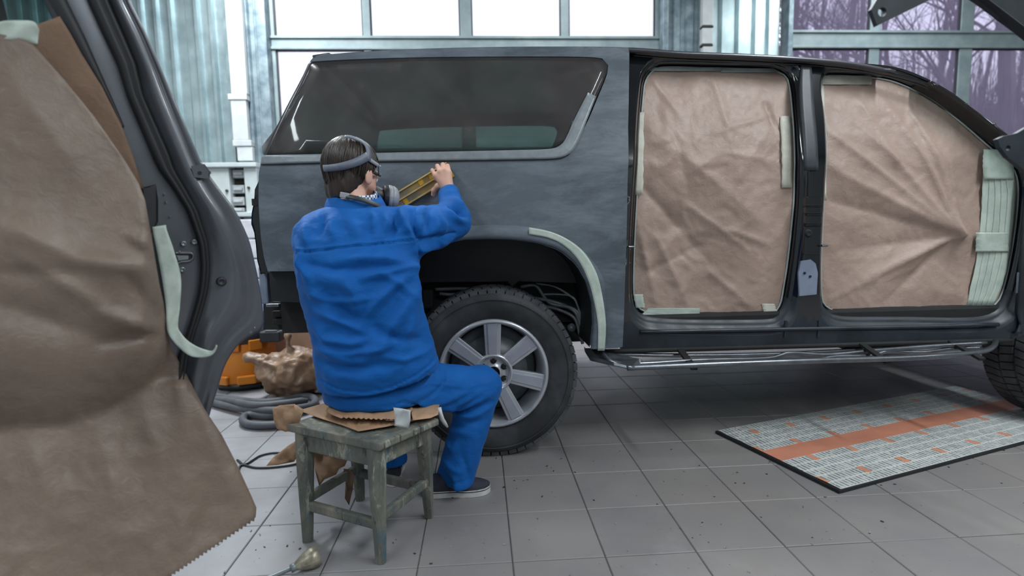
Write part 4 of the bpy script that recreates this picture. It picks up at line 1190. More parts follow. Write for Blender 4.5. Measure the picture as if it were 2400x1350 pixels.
# ================================================================== the seated worker
def cloth_mat(name, c1, c2, rough=.75):
    m, nt, b = NT(name); vec = coords(nt, 'World')
    base = ramp(nt, nnoise(nt, vec, 3.5, 5, .6, .3), [(.3, c1), (.7, c2)])
    nt.links.new(base, b.inputs['Base Color']); b.inputs['Roughness'].default_value = rough; b.inputs['Specular IOR Level'].default_value = .25
    b.inputs['Sheen Weight'].default_value = .08; b.inputs['Sheen Roughness'].default_value = .5; b.inputs['Sheen Tint'].default_value = (.5, .7, 1, 1)
    h1 = nnoise(nt, coords(nt, 'World', (1, 1, 1.6)), 16, 5, .6, .8)
    bump(nt, b, h1, .38, .012)
    return m
M['blue'] = cloth_mat('blue_work_cloth', rgb(0, 79, 152), rgb(2, 91, 167))
M['blue2'] = cloth_mat('blue_work_trousers', rgb(0, 78, 150), rgb(2, 89, 164))
M['seam'] = mat('dark_blue_seam', rgb(4, 54, 128), rgb(8, 62, 140), 20, .8)
M['skin'] = mat('skin', rgb(206, 158, 138), rgb(222, 176, 156), 14, .5, 0, .08, 90, kind='World')
M['skin'].node_tree.nodes['Principled BSDF'].inputs['Subsurface Weight'].default_value = .08
M['skin'].node_tree.nodes['Principled BSDF'].inputs['Subsurface Radius'].default_value = (.01, .004, .002)
def hair_mat():
    m, nt, b = NT('dark_brown_hair'); vec = coords(nt, 'World', (1, 1, .12))
    nt.links.new(ramp(nt, nnoise(nt, vec, 60, 4), [(.3, rgb(30, 23, 20)), (.6, rgb(50, 38, 31)), (.8, rgb(74, 56, 46))]), b.inputs['Base Color'])
    b.inputs['Roughness'].default_value = .38; b.inputs['Specular IOR Level'].default_value = .5
    return m
M['hair'] = hair_mat()
M['beard'] = mat('short_brown_beard', rgb(112, 78, 62), rgb(150, 110, 92), 40, .7, kind='World')
M['strap'] = mat('grey_elastic_strap', rgb(92, 98, 112), rgb(108, 114, 126), 20, .5, 0, .2, 80, kind='World')
M['strap_dark'] = mat('dark_grey_strap', rgb(46, 48, 48), rgb(56, 58, 58), 20, .5, kind='World')
M['filter'] = mat('grey_filter_plastic', rgb(140, 142, 146), rgb(158, 160, 164), 20, .4, kind='World')
M['facepiece'] = mat('dark_rubber_mask', rgb(38, 38, 42), rgb(48, 48, 52), 20, .45, kind='World')
def check_mat():
    m, nt, b = NT('blue_white_check'); vec = coords(nt, 'World')
    c = nt.nodes.new('ShaderNodeTexChecker'); c.inputs['Scale'].default_value = 95; c.inputs['Color1'].default_value = rgb(222, 226, 232); c.inputs['Color2'].default_value = rgb(60, 84, 130)
    nt.links.new(vec, c.inputs['Vector']); nt.links.new(c.outputs[0], b.inputs['Base Color']); b.inputs['Roughness'].default_value = .8
    return m
M['check'] = check_mat()
M['navy'] = mat('navy_canvas', rgb(38, 38, 50), rgb(48, 48, 60), 30, .85, 0, .2, 160, kind='World')
M['sole'] = mat('white_rubber_sole', rgb(196, 194, 194), rgb(176, 174, 174), 16, .6, kind='World')

hipc = W(885, 930, 1.88)
man = thing('person', 'person in blue work suit and respirator sitting on the stool sanding the car', 'person', (hipc[0], hipc[1], 0))

# --- joints, placed in the room
J = dict(shR=W(962, 542, 1.995), elR=W(1060, 520, 2.15), wrR=W(1052, 446, 2.302), shL=W(752, 560, 2.0), elL=W(752, 675, 2.18), wrL=W(878, 520, 2.325),
         hipR=W(935, 905, 1.97), knR=W(1128, 905, 2.13), anR=W(1064, 1128, 2.075), hipL=W(825, 905, 1.98), knL=W(852, 905, 2.30), anL=W(916, 1078, 2.22), neck=W(836, 492, 1.99))
TR = [  # py, left px, right px, centre depth, half depth
    (470, 796, 878, 2.03, .050), (480, 786, 888, 2.02, .062), (492, 748, 922, 2.01, .083), (508, 716, 958, 2.0, .098), (530, 700, 980, 1.985, .112), (565, 693, 985, 1.97, .124), (605, 693, 976, 1.955, .132), (650, 699, 977, 1.94, .138), (700, 711, 985, 1.945, .142),
    (750, 725, 998, 1.945, .144), (800, 736, 1013, 1.948, .146), (845, 742, 1028, 1.95, .146), (880, 746, 1036, 1.95, .145), (910, 750, 1030, 1.95, .143), (945, 760, 1000, 1.95, .138)]
TZ = []
for py, l, r, yc, ry in TR:
    a = W(l, py, yc); b = W(r, py, yc); TZ.append(((a[2] + b[2]) / 2, (a[0] + b[0]) / 2, (b[0] - a[0]) / 2, yc, ry))
TZ = np.array(TZ)[::-1]
def torso(P, shrink=0.0, zlo=None):
    z = P[..., 2]
    cx, rx, cy, ry = [np.interp(z, TZ[:, 0], TZ[:, k]) for k in (1, 2, 3, 4)]
    rx = rx - shrink; ry = ry - shrink
    k = (np.abs((P[..., 0] - cx) / rx) ** 2.4 + np.abs((P[..., 1] - cy) / ry) ** 2.4) ** (1 / 2.4)
    d = (k - 1) * np.minimum(rx, ry)
    d = np.maximum(d, z - (TZ[-1, 0] - shrink))
    return np.maximum(d, (TZ[0, 0] if zlo is None else zlo) - z)
hA, hB = W(748, 914, 1.90), W(1042, 856, 1.92)
def hem(P):        # height of the jacket hem, lower in the middle of the back
    t = (P[..., 0] - hA[0]) / (hB[0] - hA[0]); lin = hA[2] + (hB[2] - hA[2]) * t
    return lin - .030 * np.clip(4 * t * (1 - t), 0, 1) ** .8 * np.clip((2.05 - P[..., 1]) / .2, 0, 1)
def jacket(P):
    d = torso(P, 0, TZ[0, 0] - .05)
    a = smin(sd_cap(P, J['shR'], J['elR'], .094, .070), sd_cap(P, J['elR'], J['wrR'] + (J['elR'] - J['wrR']) * .10, .067, .044), .035)
    d = smin(d, a, .045)
    a = smin(sd_cap(P, J['shL'], J['elL'], .084, .070), sd_cap(P, J['elL'], J['wrL'], .070, .045), .035)
    d = smin(d, a, .04)
    d = np.maximum(d, hem(P) - P[..., 2])
    # cuff end
    ax = J['wrR'] - J['elR']; ax = ax / np.linalg.norm(ax)
    cut = ((P - (J['wrR'] - ax * .012)) @ ax)
    near = np.linalg.norm(P - J['wrR'], axis=-1) < .09
    return np.where(near, np.maximum(d, cut), d)
lo = np.array([-.78, 1.68, .40]); hi = np.array([.10, 2.52, 1.32])
V, Fq = nets(jacket, lo, hi, .0062)
V = relax(V, Fq, 3, .5); N = vnormals(V, Fq)
# folds of the jacket: picture lines laid on the back of the body
def onback(px, py): return W(px, py, 1.84 if py > 560 else 1.92)[[0, 2]]
JF = [([(735, 690), (790, 705), (850, 700), (900, 690)], 8, .006), ([(745, 730), (800, 745), (860, 775)], 8, .007), ([(760, 815), (830, 822), (900, 812), (950, 790)], 8, .007), ([(750, 850), (820, 858), (900, 850)], 8, -.006), ([(890, 640), (930, 660), (960, 700)], 7, .006), ([(720, 620), (790, 632), (860, 628)], 8, -.006), ([(900, 830), (950, 840), (1010, 825)], 8, .006), ([(985, 640), (990, 690), (1000, 740)], 6, .008),
      ([(1010, 500), (1018, 530), (1012, 560)], 6, .007), ([(1060, 480), (1075, 500), (1092, 505)], 5, -.007), ([(755, 500), (765, 525), (758, 550)], 7, -.007), ([(870, 500), (880, 515), (882, 535)], 6, .008), ([(935, 492), (942, 512), (938, 540)], 6, .008),
      ([(966, 622), (900, 606), (840, 606), (780, 612)], 12, .011), ([(966, 626), (905, 640), (850, 650)], 9, .010), ([(968, 630), (915, 675), (880, 715), (850, 760)], 12, .012), ([(972, 640), (945, 720), (905, 790), (860, 840)], 16, .014), ([(975, 660), (960, 760), (935, 850)], 14, .010),
      ([(730, 758), (770, 790), (830, 800), (870, 790)], 11, .010), ([(735, 800), (790, 830), (850, 845)], 13, .010), ([(740, 640), (800, 655), (850, 690)], 16, .008), ([(815, 640), (838, 690), (842, 740)], 12, .009), ([(705, 660), (760, 700), (800, 760)], 16, .007),
      ([(985, 700), (1000, 770), (1022, 830)], 9, .010), ([(750, 870), (850, 880), (960, 860)], 16, .006), ([(880, 760), (930, 790), (990, 800)], 12, -.009), ([(770, 700), (830, 740), (890, 740)], 14, -.008),
      ([(960, 500), (975, 540), (990, 575)], 9, -.012), ([(940, 500), (955, 530), (975, 560)], 9, .010), ([(1000, 492), (1005, 520), (1000, 555)], 9, -.011), ([(1020, 495), (1035, 530), (1030, 560)], 9, .010), ([(1045, 470), (1065, 490), (1085, 495)], 8, -.010), ([(1040, 485), (1060, 510), (1088, 520)], 8, .010),
      ([(1050, 455), (1075, 470), (1092, 475)], 7, .008), ([(985, 590), (1020, 580), (1055, 556)], 8, .009), ([(975, 575), (1010, 560), (1050, 540)], 8, -.007), ([(900, 505), (912, 525), (905, 550)], 10, .010), ([(925, 500), (930, 530), (920, 555)], 10, -.009), ([(780, 520), (792, 545), (785, 565)], 11, .009), ([(815, 510), (840, 535), (850, 560)], 14, .007), ([(712, 525), (725, 550), (720, 580)], 10, .009), ([(700, 560), (705, 600), (702, 640)], 8, .008),
      ([(695, 610), (720, 640), (735, 660)], 9, .009), ([(860, 520), (870, 545), (862, 568)], 12, -.007)]
SEAM = [([(690, 594), (760, 586), (830, 577), (900, 570), (976, 561), (1010, 556), (1062, 545)], 2.2, -.0055), ([(690, 590), (760, 582), (830, 573), (900, 566), (976, 557)], 3.5, .0025), ([(972, 480), (974, 520), (976, 561), (976, 600)], 2.2, -.005)]
HEML = [([(750, 893), (800, 908), (860, 913), (920, 902), (980, 876), (1036, 838)], 2.0, -.004), ([(750, 899), (800, 914), (860, 919), (920, 908), (980, 882), (1038, 845)], 3.0, .003)]
PK = [([(985, 700), (993, 740), (1003, 780), (1006, 800)], 3.0, -.012)]
def poly_d(p, pl):
    best = None
    for i in range(len(pl) - 1):
        a, b = pl[i], pl[i + 1]; ab = b - a; t = np.clip(((p - a) @ ab) / (ab @ ab), 0, 1); d = np.linalg.norm(p - a - t[:, None] * ab, axis=1); s = (i + t) / (len(pl) - 1)
        if best is None: best, bs = d, s
        else:
            m = d < best; best = np.where(m, d, best); bs = np.where(m, s, bs)
    return best, bs
def fold(V, N, lines, conv, taper=True, side=None):
    disp = np.zeros(len(V)); p2 = V[:, [0, 2]]
    face = np.clip(-N[:, 1] * 2 + .25, 0, 1) if side is None else side
    for pl, w, am in lines:
        q = [conv(*p) for p in pl]; wm = w * 1.9 / F_PX
        d, s = poly_d(p2, q); k = np.exp(-(d / wm) ** 2) * am
        if taper: k = k * (.25 + .75 * np.sin(np.pi * np.clip(.05 + .95 * s, 0, 1)))
        disp += k * face
    return disp
disp = fold(V, N, JF, onback) * 2.1 + fold(V, N, SEAM, onback, False) * 1.5 + fold(V, N, HEML, onback, False) * 1.4 + fold(V, N, PK, onback)
disp += np.array([.0045 * nz((p[0], p[1], p[2] * 1.8), 9, 2) + .0034 * (ridge((p[0], p[1], p[2] * 1.4), 15, 5) - .5) for p in V])
V = V + N * disp[:, None]
jk = build('jacket', V, Fq, M['blue'], man, True); tag(jk, 'bright blue work jacket')

# --- trousers
def trousers(P):
    d = sd_ell(P, W(893, 925, 1.95) + np.array([0, .01, .0]), (.198, .140, .098))
    d = smin(d, smin(sd_cap(P, J['hipR'], J['knR'], .098, .076), sd_cap(P, J['knR'], J['anR'], .079, .076), .03), .05)
    d = smin(d, smin(sd_cap(P, J['hipL'], J['knL'], .098, .078), sd_cap(P, J['knL'], J['anL'], .076, .070), .03), .05)
    d = np.maximum(d, .438 - P[..., 2] - np.clip((P[..., 0] - W(985, 950, 1.9)[0]) * 6, 0, 1) * .6 - np.clip((P[..., 1] - 2.02) * 6, 0, 1) * .6)   # flattened on the seat
    for k in ('R', 'L'):
        ax = J['an' + k] - J['kn' + k]; ax = ax / np.linalg.norm(ax); near = np.linalg.norm(P - J['an' + k], axis=-1) < .14
        d = np.where(near, np.maximum(d, J['an' + k][2] - .012 - P[..., 2]), d)
    return d
V, Fq = nets(trousers, np.array([-.72, 1.70, .04]), np.array([.14, 2.44, .62]), .0075)
V = relax(V, Fq, 2, .5); N = vnormals(V, Fq)
onleg = lambda px, py: W(px, py, 1.95 if px < 1040 else 2.05)[[0, 2]]
TF = [([(1042, 858), (1045, 880), (1035, 905), (1015, 920)], 3, -.008), ([(960, 905), (1010, 898), (1080, 905), (1150, 905)], 2.2, -.004), ([(990, 945), (1050, 925), (1110, 905)], 9, .008), ([(1005, 955), (1060, 942), (1130, 915)], 8, .009), ([(1020, 962), (1080, 952), (1150, 925)], 8, .010), ([(1040, 965), (1090, 962), (1150, 945)], 7, -.009), ([(1060, 972), (1100, 975), (1155, 955)], 8, .009), ([(980, 930), (1030, 915), (1060, 905)], 7, -.006),
      ([(1055, 1000), (1090, 990), (1140, 985)], 8, -.007), ([(1045, 1020), (1075, 1010), (1110, 1015)], 9, .006), ([(1035, 1060), (1060, 1050), (1075, 1030)], 10, .008), ([(1025, 1100), (1060, 1090), (1090, 1100)], 8, .005), ([(1085, 1060), (1095, 1090), (1100, 1120)], 7, -.005), ([(1020, 1118), (1060, 1120), (1110, 1117)], 2.2, -.004), ([(900, 930), (960, 920), (985, 935), (990, 950)], 2.2, -.005), ([(775, 935), (850, 950), (930, 945)], 10, .005)]
disp = fold(V, N, TF, onleg) * 1.5 + np.array([.004 * nz(p, 10, 7) + .002 * (ridge(p, 19, 3) - .5) for p in V])
V = V + N * disp[:, None]
tr = build('trousers', V, Fq, M['blue2'], man, True); tag(tr, 'bright blue work trousers')

# --- head frame
HC = W(828, 404, 2.055)
fwd = np.array([.50, .84, -.22]); fwd /= np.linalg.norm(fwd)
rgt = np.cross(fwd, (0, 0, 1)); rgt /= np.linalg.norm(rgt); upv = np.cross(rgt, fwd)
HR = np.stack([rgt, fwd, upv], 1)                 # columns: local axes
def hl(x, y, z): return HC + HR @ np.array([x, y, z])
def head(P):
    d = sd_ell(P, hl(0, -.012, .018), (.072, .094, .092), HR)
    d = smin(d, sd_ell(P, hl(0, .040, -.055), (.058, .062, .070), HR), .04)
    d = smin(d, sd_ell(P, hl(0, .062, -.098), (.034, .034, .026), HR), .03)      # chin
    d = smin(d, sd_cap(P, hl(0, .096, -.010), hl(0, .118, -.042), .010, .014), .015)   # nose
    d = smin(d, sd_cap(P, hl(-.035, .078, .012), hl(.035, .078, .012), .014, .014), .02)  # brow
    for s in (-1, 1):
        d = smax(d, -sd_ell(P, hl(s * .031, .098, -.006), (.016, .012, .011), HR), .01)    # eye sockets
        d = smin(d, sd_ell(P, hl(s * .080, -.002, -.022), (.008, .020, .032), HR), .010)    # ears
    d = smax(d, -sd_cap(P, hl(-.022, .104, -.072), hl(.022, .104, -.072), .005, .005), .006)  # mouth line
    return d
def handR(P):
    w = J['wrR']; mc = [W(1052, 404, 2.302), W(1042, 400, 2.298), W(1031, 403, 2.296), W(1021, 411, 2.298)]
    pip = [W(1049, 389, 2.328), W(1038, 386, 2.324), W(1025, 389, 2.320), W(1013, 399, 2.318)]
    dip = [W(1050, 395, 2.352), W(1040, 393, 2.350), W(1028, 397, 2.347), W(1016, 407, 2.344)]
    tip = [W(1052, 408, 2.359), W(1042, 407, 2.358), W(1031, 411, 2.356), W(1020, 420, 2.354)]
    rad = [.0100, .0105, .0098, .0088]
    d = sd_cap(P, w - (w - J['elR']) * .12, w, .026, .026)
    for m in mc: d = smin(d, sd_cap(P, w * .75 + m * .25, m, .018, .0125), .012)
    dd = None
    for m, p, q, t, r in zip(mc, pip, dip, tip, rad):
        f = np.minimum(np.minimum(sd_cap(P, m, p, r * 1.1, r), sd_cap(P, p, q, r, r * .92)), sd_cap(P, q, t, r * .92, r * .8)); d = smin(d, f, .004)
    th = [W(1040, 432, 2.308), W(1026, 436, 2.322), W(1017, 446, 2.338), W(1015, 456, 2.350)]
    for a, b, r0, r1 in zip(th[:-1], th[1:], (.017, .012, .0105), (.012, .0105, .009)): d = smin(d, sd_cap(P, a, b, r0, r1), .008)
    return d
def handL(P):
    w = J['wrL']; k = W(893, 505, 2.34); d = sd_cap(P, w, k, .026, .024)
    for i, (dx, dz) in enumerate(((-.02, .035), (0, .03), (.018, .02), (.03, .005))):
        a = k + np.array([dx, -.004, dz]); b = a + np.array([.022, .022, .004]); c = b + np.array([.004, .004, -.022])
        d = smin(d, np.minimum(sd_cap(P, a, b, .011, .010), sd_cap(P, b, c, .010, .009)), .006)
    t = k + np.array([.0, -.01, -.02]); return smin(d, sd_cap(P, t, t + np.array([.035, .02, -.01]), .013, .010), .008)
def body(P):
    d = torso(P, .03, TZ[0, 0] + .11)
    d = smin(d, sd_cap(P, J['neck'] - np.array([0, 0, .05]), hl(0, -.022, -.06), .062, .056), .03)
    d = smin(d, head(P), .018)
    for a, b, c in (('shR', 'elR', 'wrR'), ('shL', 'elL', 'wrL')):
        d = smin(d, smin(sd_cap(P, J[a], J[b], .060, .042), sd_cap(P, J[b], J[c], .040, .026), .02), .03)
    for a, b, c in (('hipR', 'knR', 'anR'), ('hipL', 'knL', 'anL')):
        d = smin(d, smin(sd_cap(P, J[a], J[b], .072, .052), sd_cap(P, J[b], J[c] - np.array([0, 0, .02]), .050, .034), .02), .03)
    return d
V1, F1 = nets(body, np.array([-.72, 1.72, .05]), np.array([.12, 2.46, 1.44]), .0068)
cen = W(1033, 415, 2.32)
V2, F2 = nets(handR, cen - .11, cen + .11, .0026)
cl = W(886, 508, 2.34); V3, F3 = nets(handL, cl - .10, cl + .10, .0036)
V = np.concatenate([V1, relax(V2, F2, 1, .4), V3]); Fq = np.concatenate([F1, F2 + len(V1), F3 + len(V1) + len(V2)])
bd = build('body', V, Fq, M['skin'], man, True); tag(bd, 'skin of the face, neck and hands')
Rm3 = HR.T
Q = (V - HC) @ HR
sm = lambda x, a, b: np.clip((x - a) / (b - a), 0, 1)
bw = sm(Q[:, 2], -.132, -.115) * sm(Q[:, 2], -.040, -.062) * sm(Q[:, 1], -.002, .02) * (np.abs(Q[:, 0]) < .1) * (V[:, 2] > 1.05)
at = bd.data.attributes.new('beard', 'FLOAT', 'POINT'); at.data.foreach_set('value', bw.astype(np.float32))
nt = M['skin'].node_tree; pb_ = nt.nodes['Principled BSDF']; an = nt.nodes.new('ShaderNodeAttribute'); an.attribute_name = 'beard'
src = pb_.inputs['Base Color'].links[0].from_socket
stub = ramp(nt, nnoise(nt, coords(nt, 'World'), 260, 3), [(.3, rgb(96, 66, 52)), (.7, rgb(150, 106, 88))])
nt.links.new(mixc(nt, an.outputs['Fac'], src, stub), pb_.inputs['Base Color'])
for s in (-1, 1):
    c = hl(s * .031, .084, -.006); MB().lathe([(0, -.012), (.008, -.009), (.012, 0), (.008, .009), (0, .012)], c, 'z', 12).build('eye', M['sole'], man, True)

# --- hair: a cap with many combed locks
def haircap(P):
    d = sd_ell(P, hl(0, -.020, .020), (.079, .100, .099), HR)
    d = smin(d, sd_ell(P, hl(0, -.052, -.066), (.064, .044, .074), HR), .04)
    q = (P - HC) @ HR
    d = smax(d, q[..., 1] - (.030 + .9 * np.clip(q[..., 2] - .02, -.02, .1)), .02)
    d = smax(d, -(q[..., 2] + .122 - 1.0 * np.clip(q[..., 1] + .040, 0, .2)), .012)
    return d
V, Fq = nets(haircap, HC - .19, HC + .19, .006)
def ang(p): q = Rm3 @ (p - HC); return math.atan2(q[0], -q[1]), q[2]
N = vnormals(V, Fq); V = np.array([p + n * (.004 * noise.noise(Vector((ang(p)[0] * 9, ang(p)[1] * 6, 1))) + .003 * noise.noise(Vector((ang(p)[0] * 26, ang(p)[1] * 9, 4)))) for p, n in zip(V, N)])
hb = MB(); rh = random.Random(3)
for k in range(1500):
    phi = rh.uniform(-math.pi, math.pi)            # 0 = back of the head
    aphi = abs(phi)
    end = np.interp(aphi, [0, .8, 1.4, 1.9, 2.4, 3.15], [2.62, 2.50, 2.14, 1.80, 1.25, 1.05]) + rh.uniform(-.10, .10)
    st = rh.uniform(.05, .9) if rh.random() < .75 else rh.uniform(.9, 1.5)
    st = min(st, end - .35); seg = 7; pts = []; off = rh.uniform(.0, .007); ph = phi; lift = rh.uniform(.004, .012) if rh.random() < .06 else 0
    for i in range(seg):
        t = i / (seg - 1); th = st + (end - st) * t
        ph += rh.uniform(-.035, .035)
        sx, sy, sz = math.sin(th) * math.sin(ph), -math.sin(th) * math.cos(ph), math.cos(th)
        back = max(0, -sy)
        rx, ry, rz = .080 + off, .100 + off, .100 + off
        low = max(0, -sz)
        q = np.array([sx * rx * (1 - .02 * low), -.020 + sy * ry, .020 + sz * rz * (1 + .34 * low * back)])
        if sz < 0: q[0] *= 1 - .18 * low * back; q[1] += .006 * low * back
        pts.append(hl(*(q + np.array([0, 0, 0]))) + (HR @ np.array([sx, sy, sz])) * lift * t)
    r0 = rh.uniform(.0016, .0030)
    hb.tube(pts, [r0 * .7, r0, r0, r0, r0, r0 * .8, r0 * .15], 5, caps=False)
allv = np.concatenate([V, np.array(hb.v)]); allf = [tuple(q) for q in Fq] + [tuple(i + len(V) for i in q) for q in hb.f]
ho = build('hair', allv, allf, M['hair'], man, True); tag(ho, 'straight dark brown hair')

# --- collar of the jacket and of the shirt
def neckband(name, m, r0, r1, z0, z1, c, tilt, flare=0.0, gap=.5, n=40):
    rows = []
    for t in np.linspace(0, 1, 6):
        row = []
        for a in np.linspace(math.pi / 2 + gap, math.pi * 2.5 - gap, n):
            r = r0 + (r1 - r0) * t + flare * math.sin(math.pi * t)
            p = np.array([r * 1.12 * math.cos(a), r * math.sin(a), z0 + (z1 - z0) * t]); p[2] += tilt[0] * p[0] + tilt[1] * p[1]
            row.append(c + p)
        rows.append(row)
    o = fixn(MB().grid(rows).build(name, m, man, True)); solid(o, .004, 0); return o
nc = W(834, 474, 2.02)
neckband('collar', M['blue'], .086, .076, -.045, .026, nc, (-.10, .30), .006)
neckband('collar_fold', M['blue'], .100, .079, -.050, .024, nc, (-.10, .30), .006)
neckband('shirt_collar', M['check'], .069, .067, .0, .040, nc, (-.10, .30), .0)

# --- respirator
resp = bpy.data.objects.new('respirator', None); link(resp, man); resp.location = np.array(HC) - WLOC[man.name]; WLOC[resp.name] = np.array(HC)
tag(resp, 'grey half-face respirator with elastic straps')
def on_head(px, py, grow=.022):
    d = HR.T @ ray(px, py); o = HR.T @ (CAM - hl(0, -.020, .020)); r = np.array([.080 + grow, .100 + grow, .100 + grow])
    A = ((d / r) ** 2).sum(); B = 2 * (d * o / r / r).sum(); C = ((o / r) ** 2).sum() - 1; disc = B * B - 4 * A * C
    t = (-B - math.sqrt(max(disc, 0))) / (2 * A); p = CAM + ray(px, py) * t
    n = HR @ ((HR.T @ (p - hl(0, -.020, .020))) / r / r); return p, n / np.linalg.norm(n)
def strap(px, w, m, name='head_strap', grow=.0145, n=40):
    c = resample(px, n, False); pts = [on_head(x, y, grow) for x, y in c]; rows = []
    for i in range(n):
        p, nn = pts[i]; t = pts[min(i + 1, n - 1)][0] - pts[max(i - 1, 0)][0]; t /= np.linalg.norm(t); s = np.cross(nn, t); s /= np.linalg.norm(s)
        ww = w if not callable(w) else w(i / (n - 1)); rows.append([p - s * ww / 2, p + nn * .001, p + s * ww / 2])
    o = fixn(MB().grid(rows).build(name, m, resp, True)); solid(o, .003, 0); return o
strap([(758, 394), (770, 394), (800, 390), (830, 382), (850, 373), (862, 366)], lambda t: .022 + .008 * t, M['strap'])
strap([(862, 374), (864, 358), (860, 344), (850, 333), (836, 326), (820, 321), (808, 320)], lambda t: .026 - .010 * t, M['strap'])
strap([(858, 368), (870, 377), (884, 386), (892, 390)], .014, M['filter'], 'buckle_strap', .013)
strap([(882, 378), (886, 390), (887, 402), (888, 410)], .014, M['strap_dark'], 'side_strap', .010)
strap([(876, 404), (884, 408), (893, 411)], .012, M['strap_dark'], 'side_strap', .012)
ns = [W(800, 458, 1.945), W(815, 461, 1.932), W(832, 464, 1.926), W(852, 469, 1.93), (W(876, 478, 1.945)), W(898, 489, 1.975)]
ns = resample(ns, 30, False); rows = [[p + np.array([0, .006, .008]), p + np.array([0, -.001, 0]), p + np.array([0, -.002, -.008])] for p in ns]
solid(fixn(MB().grid(rows).build('neck_strap', M['strap_dark'], resp, True)), .003, 0)
bevel(MB().box(W(808, 458, 1.935), (.034, .006, .020), np.array(Matrix.Rotation(.2, 3, 'Y'))).build('neck_buckle', M['filter'], resp), .003)
fc = W(912, 463, 2.135); fa = np.array([.93, .32, -.10]); fa /= np.linalg.norm(fa)
def axl(prof, a, d, n=28):
    e1 = np.cross(d, (0, 0, 1)); e1 /= np.linalg.norm(e1); e2 = np.cross(d, e1)
    return MB().grid([[a + d * h + (e1 * math.cos(t) + e2 * math.sin(t)) * r for t in np.linspace(0, 2 * math.pi, n + 1)] for r, h in prof])
fixn(axl([(.0, -.024), (.042, -.024), (.045, -.020), (.045, -.004)], fc, fa).build('filter_base', M['facepiece'], resp, True))
fixn(axl([(.045, -.006), (.048, -.004), (.048, .006), (.044, .008), (.046, .010), (.046, .016), (.038, .028), (.024, .036), (0, .038)], fc, fa).build('filter_cover', M['filter'], resp, True))
V, Fq = nets(lambda P: smin(sd_ell(P, hl(0, .105, -.060), (.048, .040, .050), HR), sd_cap(P, hl(.02, .10, -.06), fc, .03, .03), .02), HC - .22, HC + .22, .009)
build('facepiece', V, Fq, M['facepiece'], resp, True)

# --- shoes
def shoe(heel, toe, label):
    h = np.array(heel); t = np.array(toe); L = np.linalg.norm(t - h); f = (t - h) / L; s = np.array([-f[1], f[0], 0])
    plan = [(0, .0), (.02, .026), (.06, .034), (.13, .036), (.18, .046), (.225, .046), (.26, .036), (.28, .016), (.285, 0)]
    plan = [(a * L / .285, b) for a, b in plan]; out = [(a, b) for a, b in plan] + [(a, -b) for a, b in plan[::-1][1:-1]]
    out = resample(out, 60, True)
    root = bpy.data.objects.new('shoe', None); link(root, man); root.location = h - WLOC[man.name]; WLOC[root.name] = h; tag(root, label)
    P3 = lambda a, b, z: h + f * a + s * b + np.array([0, 0, z])
    o = MB().prism([P3(a, b, 0.001) for a, b in out], (0, 0, .027)); bevel(fixn(o.build('sole', M['sole'], root)), .005, 3)
    rows = [[P3(a * 1.0 + .0, b * 1.012, z) for a, b in np.vstack([out, out[:1]])] for z in (.021, .0245)]
    fixn(MB().grid(rows).build('sole_line', M['navy'], root))
    def up(P):
        q = P - h; a = q @ f; b = q @ s; z = q[..., 2]
        w = np.interp(a, [p[0] for p in plan], [p[1] for p in plan]) - .001
        top = np.interp(a, [0, .02, .06, .10, .14, .19, .24, .27, .285], [.075, .09, .09, .088, .078, .062, .052, .042, .03])
        zz = np.clip((z - .02) / (top - .02), 0, 1.2)
        ww = w * np.sqrt(np.clip(1 - zz ** 2.4, 0, 1)) + .0
        return np.maximum(np.maximum(np.abs(b) - ww, z - top), np.maximum(.022 - z, np.maximum(-a, a - L)))
    lo = np.minimum(h, t) - .07; hi = np.maximum(h, t) + .07; lo[2] = .0; hi[2] = .12
    V, Fq = nets(up, lo, hi, .0042); V = relax(V, Fq, 3, .5)
    build('upper', V, Fq, M['navy'], root, True)
    for k in range(3):
        a = .125 + k * .022
        zt = np.interp(a, [.10, .14, .19, .24], [.088, .079, .063, .053]) + .002
        MB().tube([P3(a, -.016, zt - .004), P3(a + .004, 0, zt + .001), P3(a, .016, zt - .004)], .0022, 6).build('lace', M['strap_dark'], root, True)
sh0 = G(1000, 1170); sh1 = G(1143, 1160)
shoe((sh1[0] - .262, 2.075, 0), (sh1[0] + .012, 2.092, 0), 'dark navy canvas shoe with a white sole')
shoe((W(917, 1110, 2.14)[0], 2.16, 0), (W(925, 1110, 2.4)[0], 2.43, 0), 'dark canvas shoe behind the stool')

# ================================================================== sanding board in the worker's hand
b0, b1 = W(884, 502, 2.377), W(1056, 397, 2.377)
bl = np.linalg.norm(b1 - b0); bdir = (b1 - b0) / bl; bup = np.cross(bdir, (0, 1, 0)); bup /= np.linalg.norm(bup)
if bup[2] < 0: bup = -bup
M['board'] = mat('worn_yellow_varnish', rgb(146, 122, 74), rgb(116, 110, 98), 18, .45, 0, .1, 60, kind='World', lo=.45, hi=.6)
M['board_rail'] = mat('brass_yellow_rail', rgb(190, 158, 92), rgb(206, 180, 124), 30, .4, .3, kind='World')
M['yellow'] = mat('yellow_paint_patch', rgb(206, 164, 30), rgb(186, 146, 30), 60, .5, kind='World')
sb = thing('sanding_board', 'long yellow sanding board pressed on the car panel by the worker', 'sanding board', tuple((b0 + b1) / 2))
def bp(u, v, y): p = b0 + bdir * (u * bl) + bup * v; p = p.copy(); p[1] = y; return p
hw = .036
bevel(fixn(MB().prism([bp(0, -hw, 2.370), bp(1, -hw, 2.370), bp(1, hw, 2.370), bp(0, hw, 2.370)], (0, .024, 0)).build('plate', M['board'], sb)), .003)
for v in (-hw + .004, 0, hw - .004):
    MB().bar(bp(0, v, 2.366), bp(1, v, 2.366), .006, .010, (0, 1, 0)).build('rail', M['board_rail'], sb)
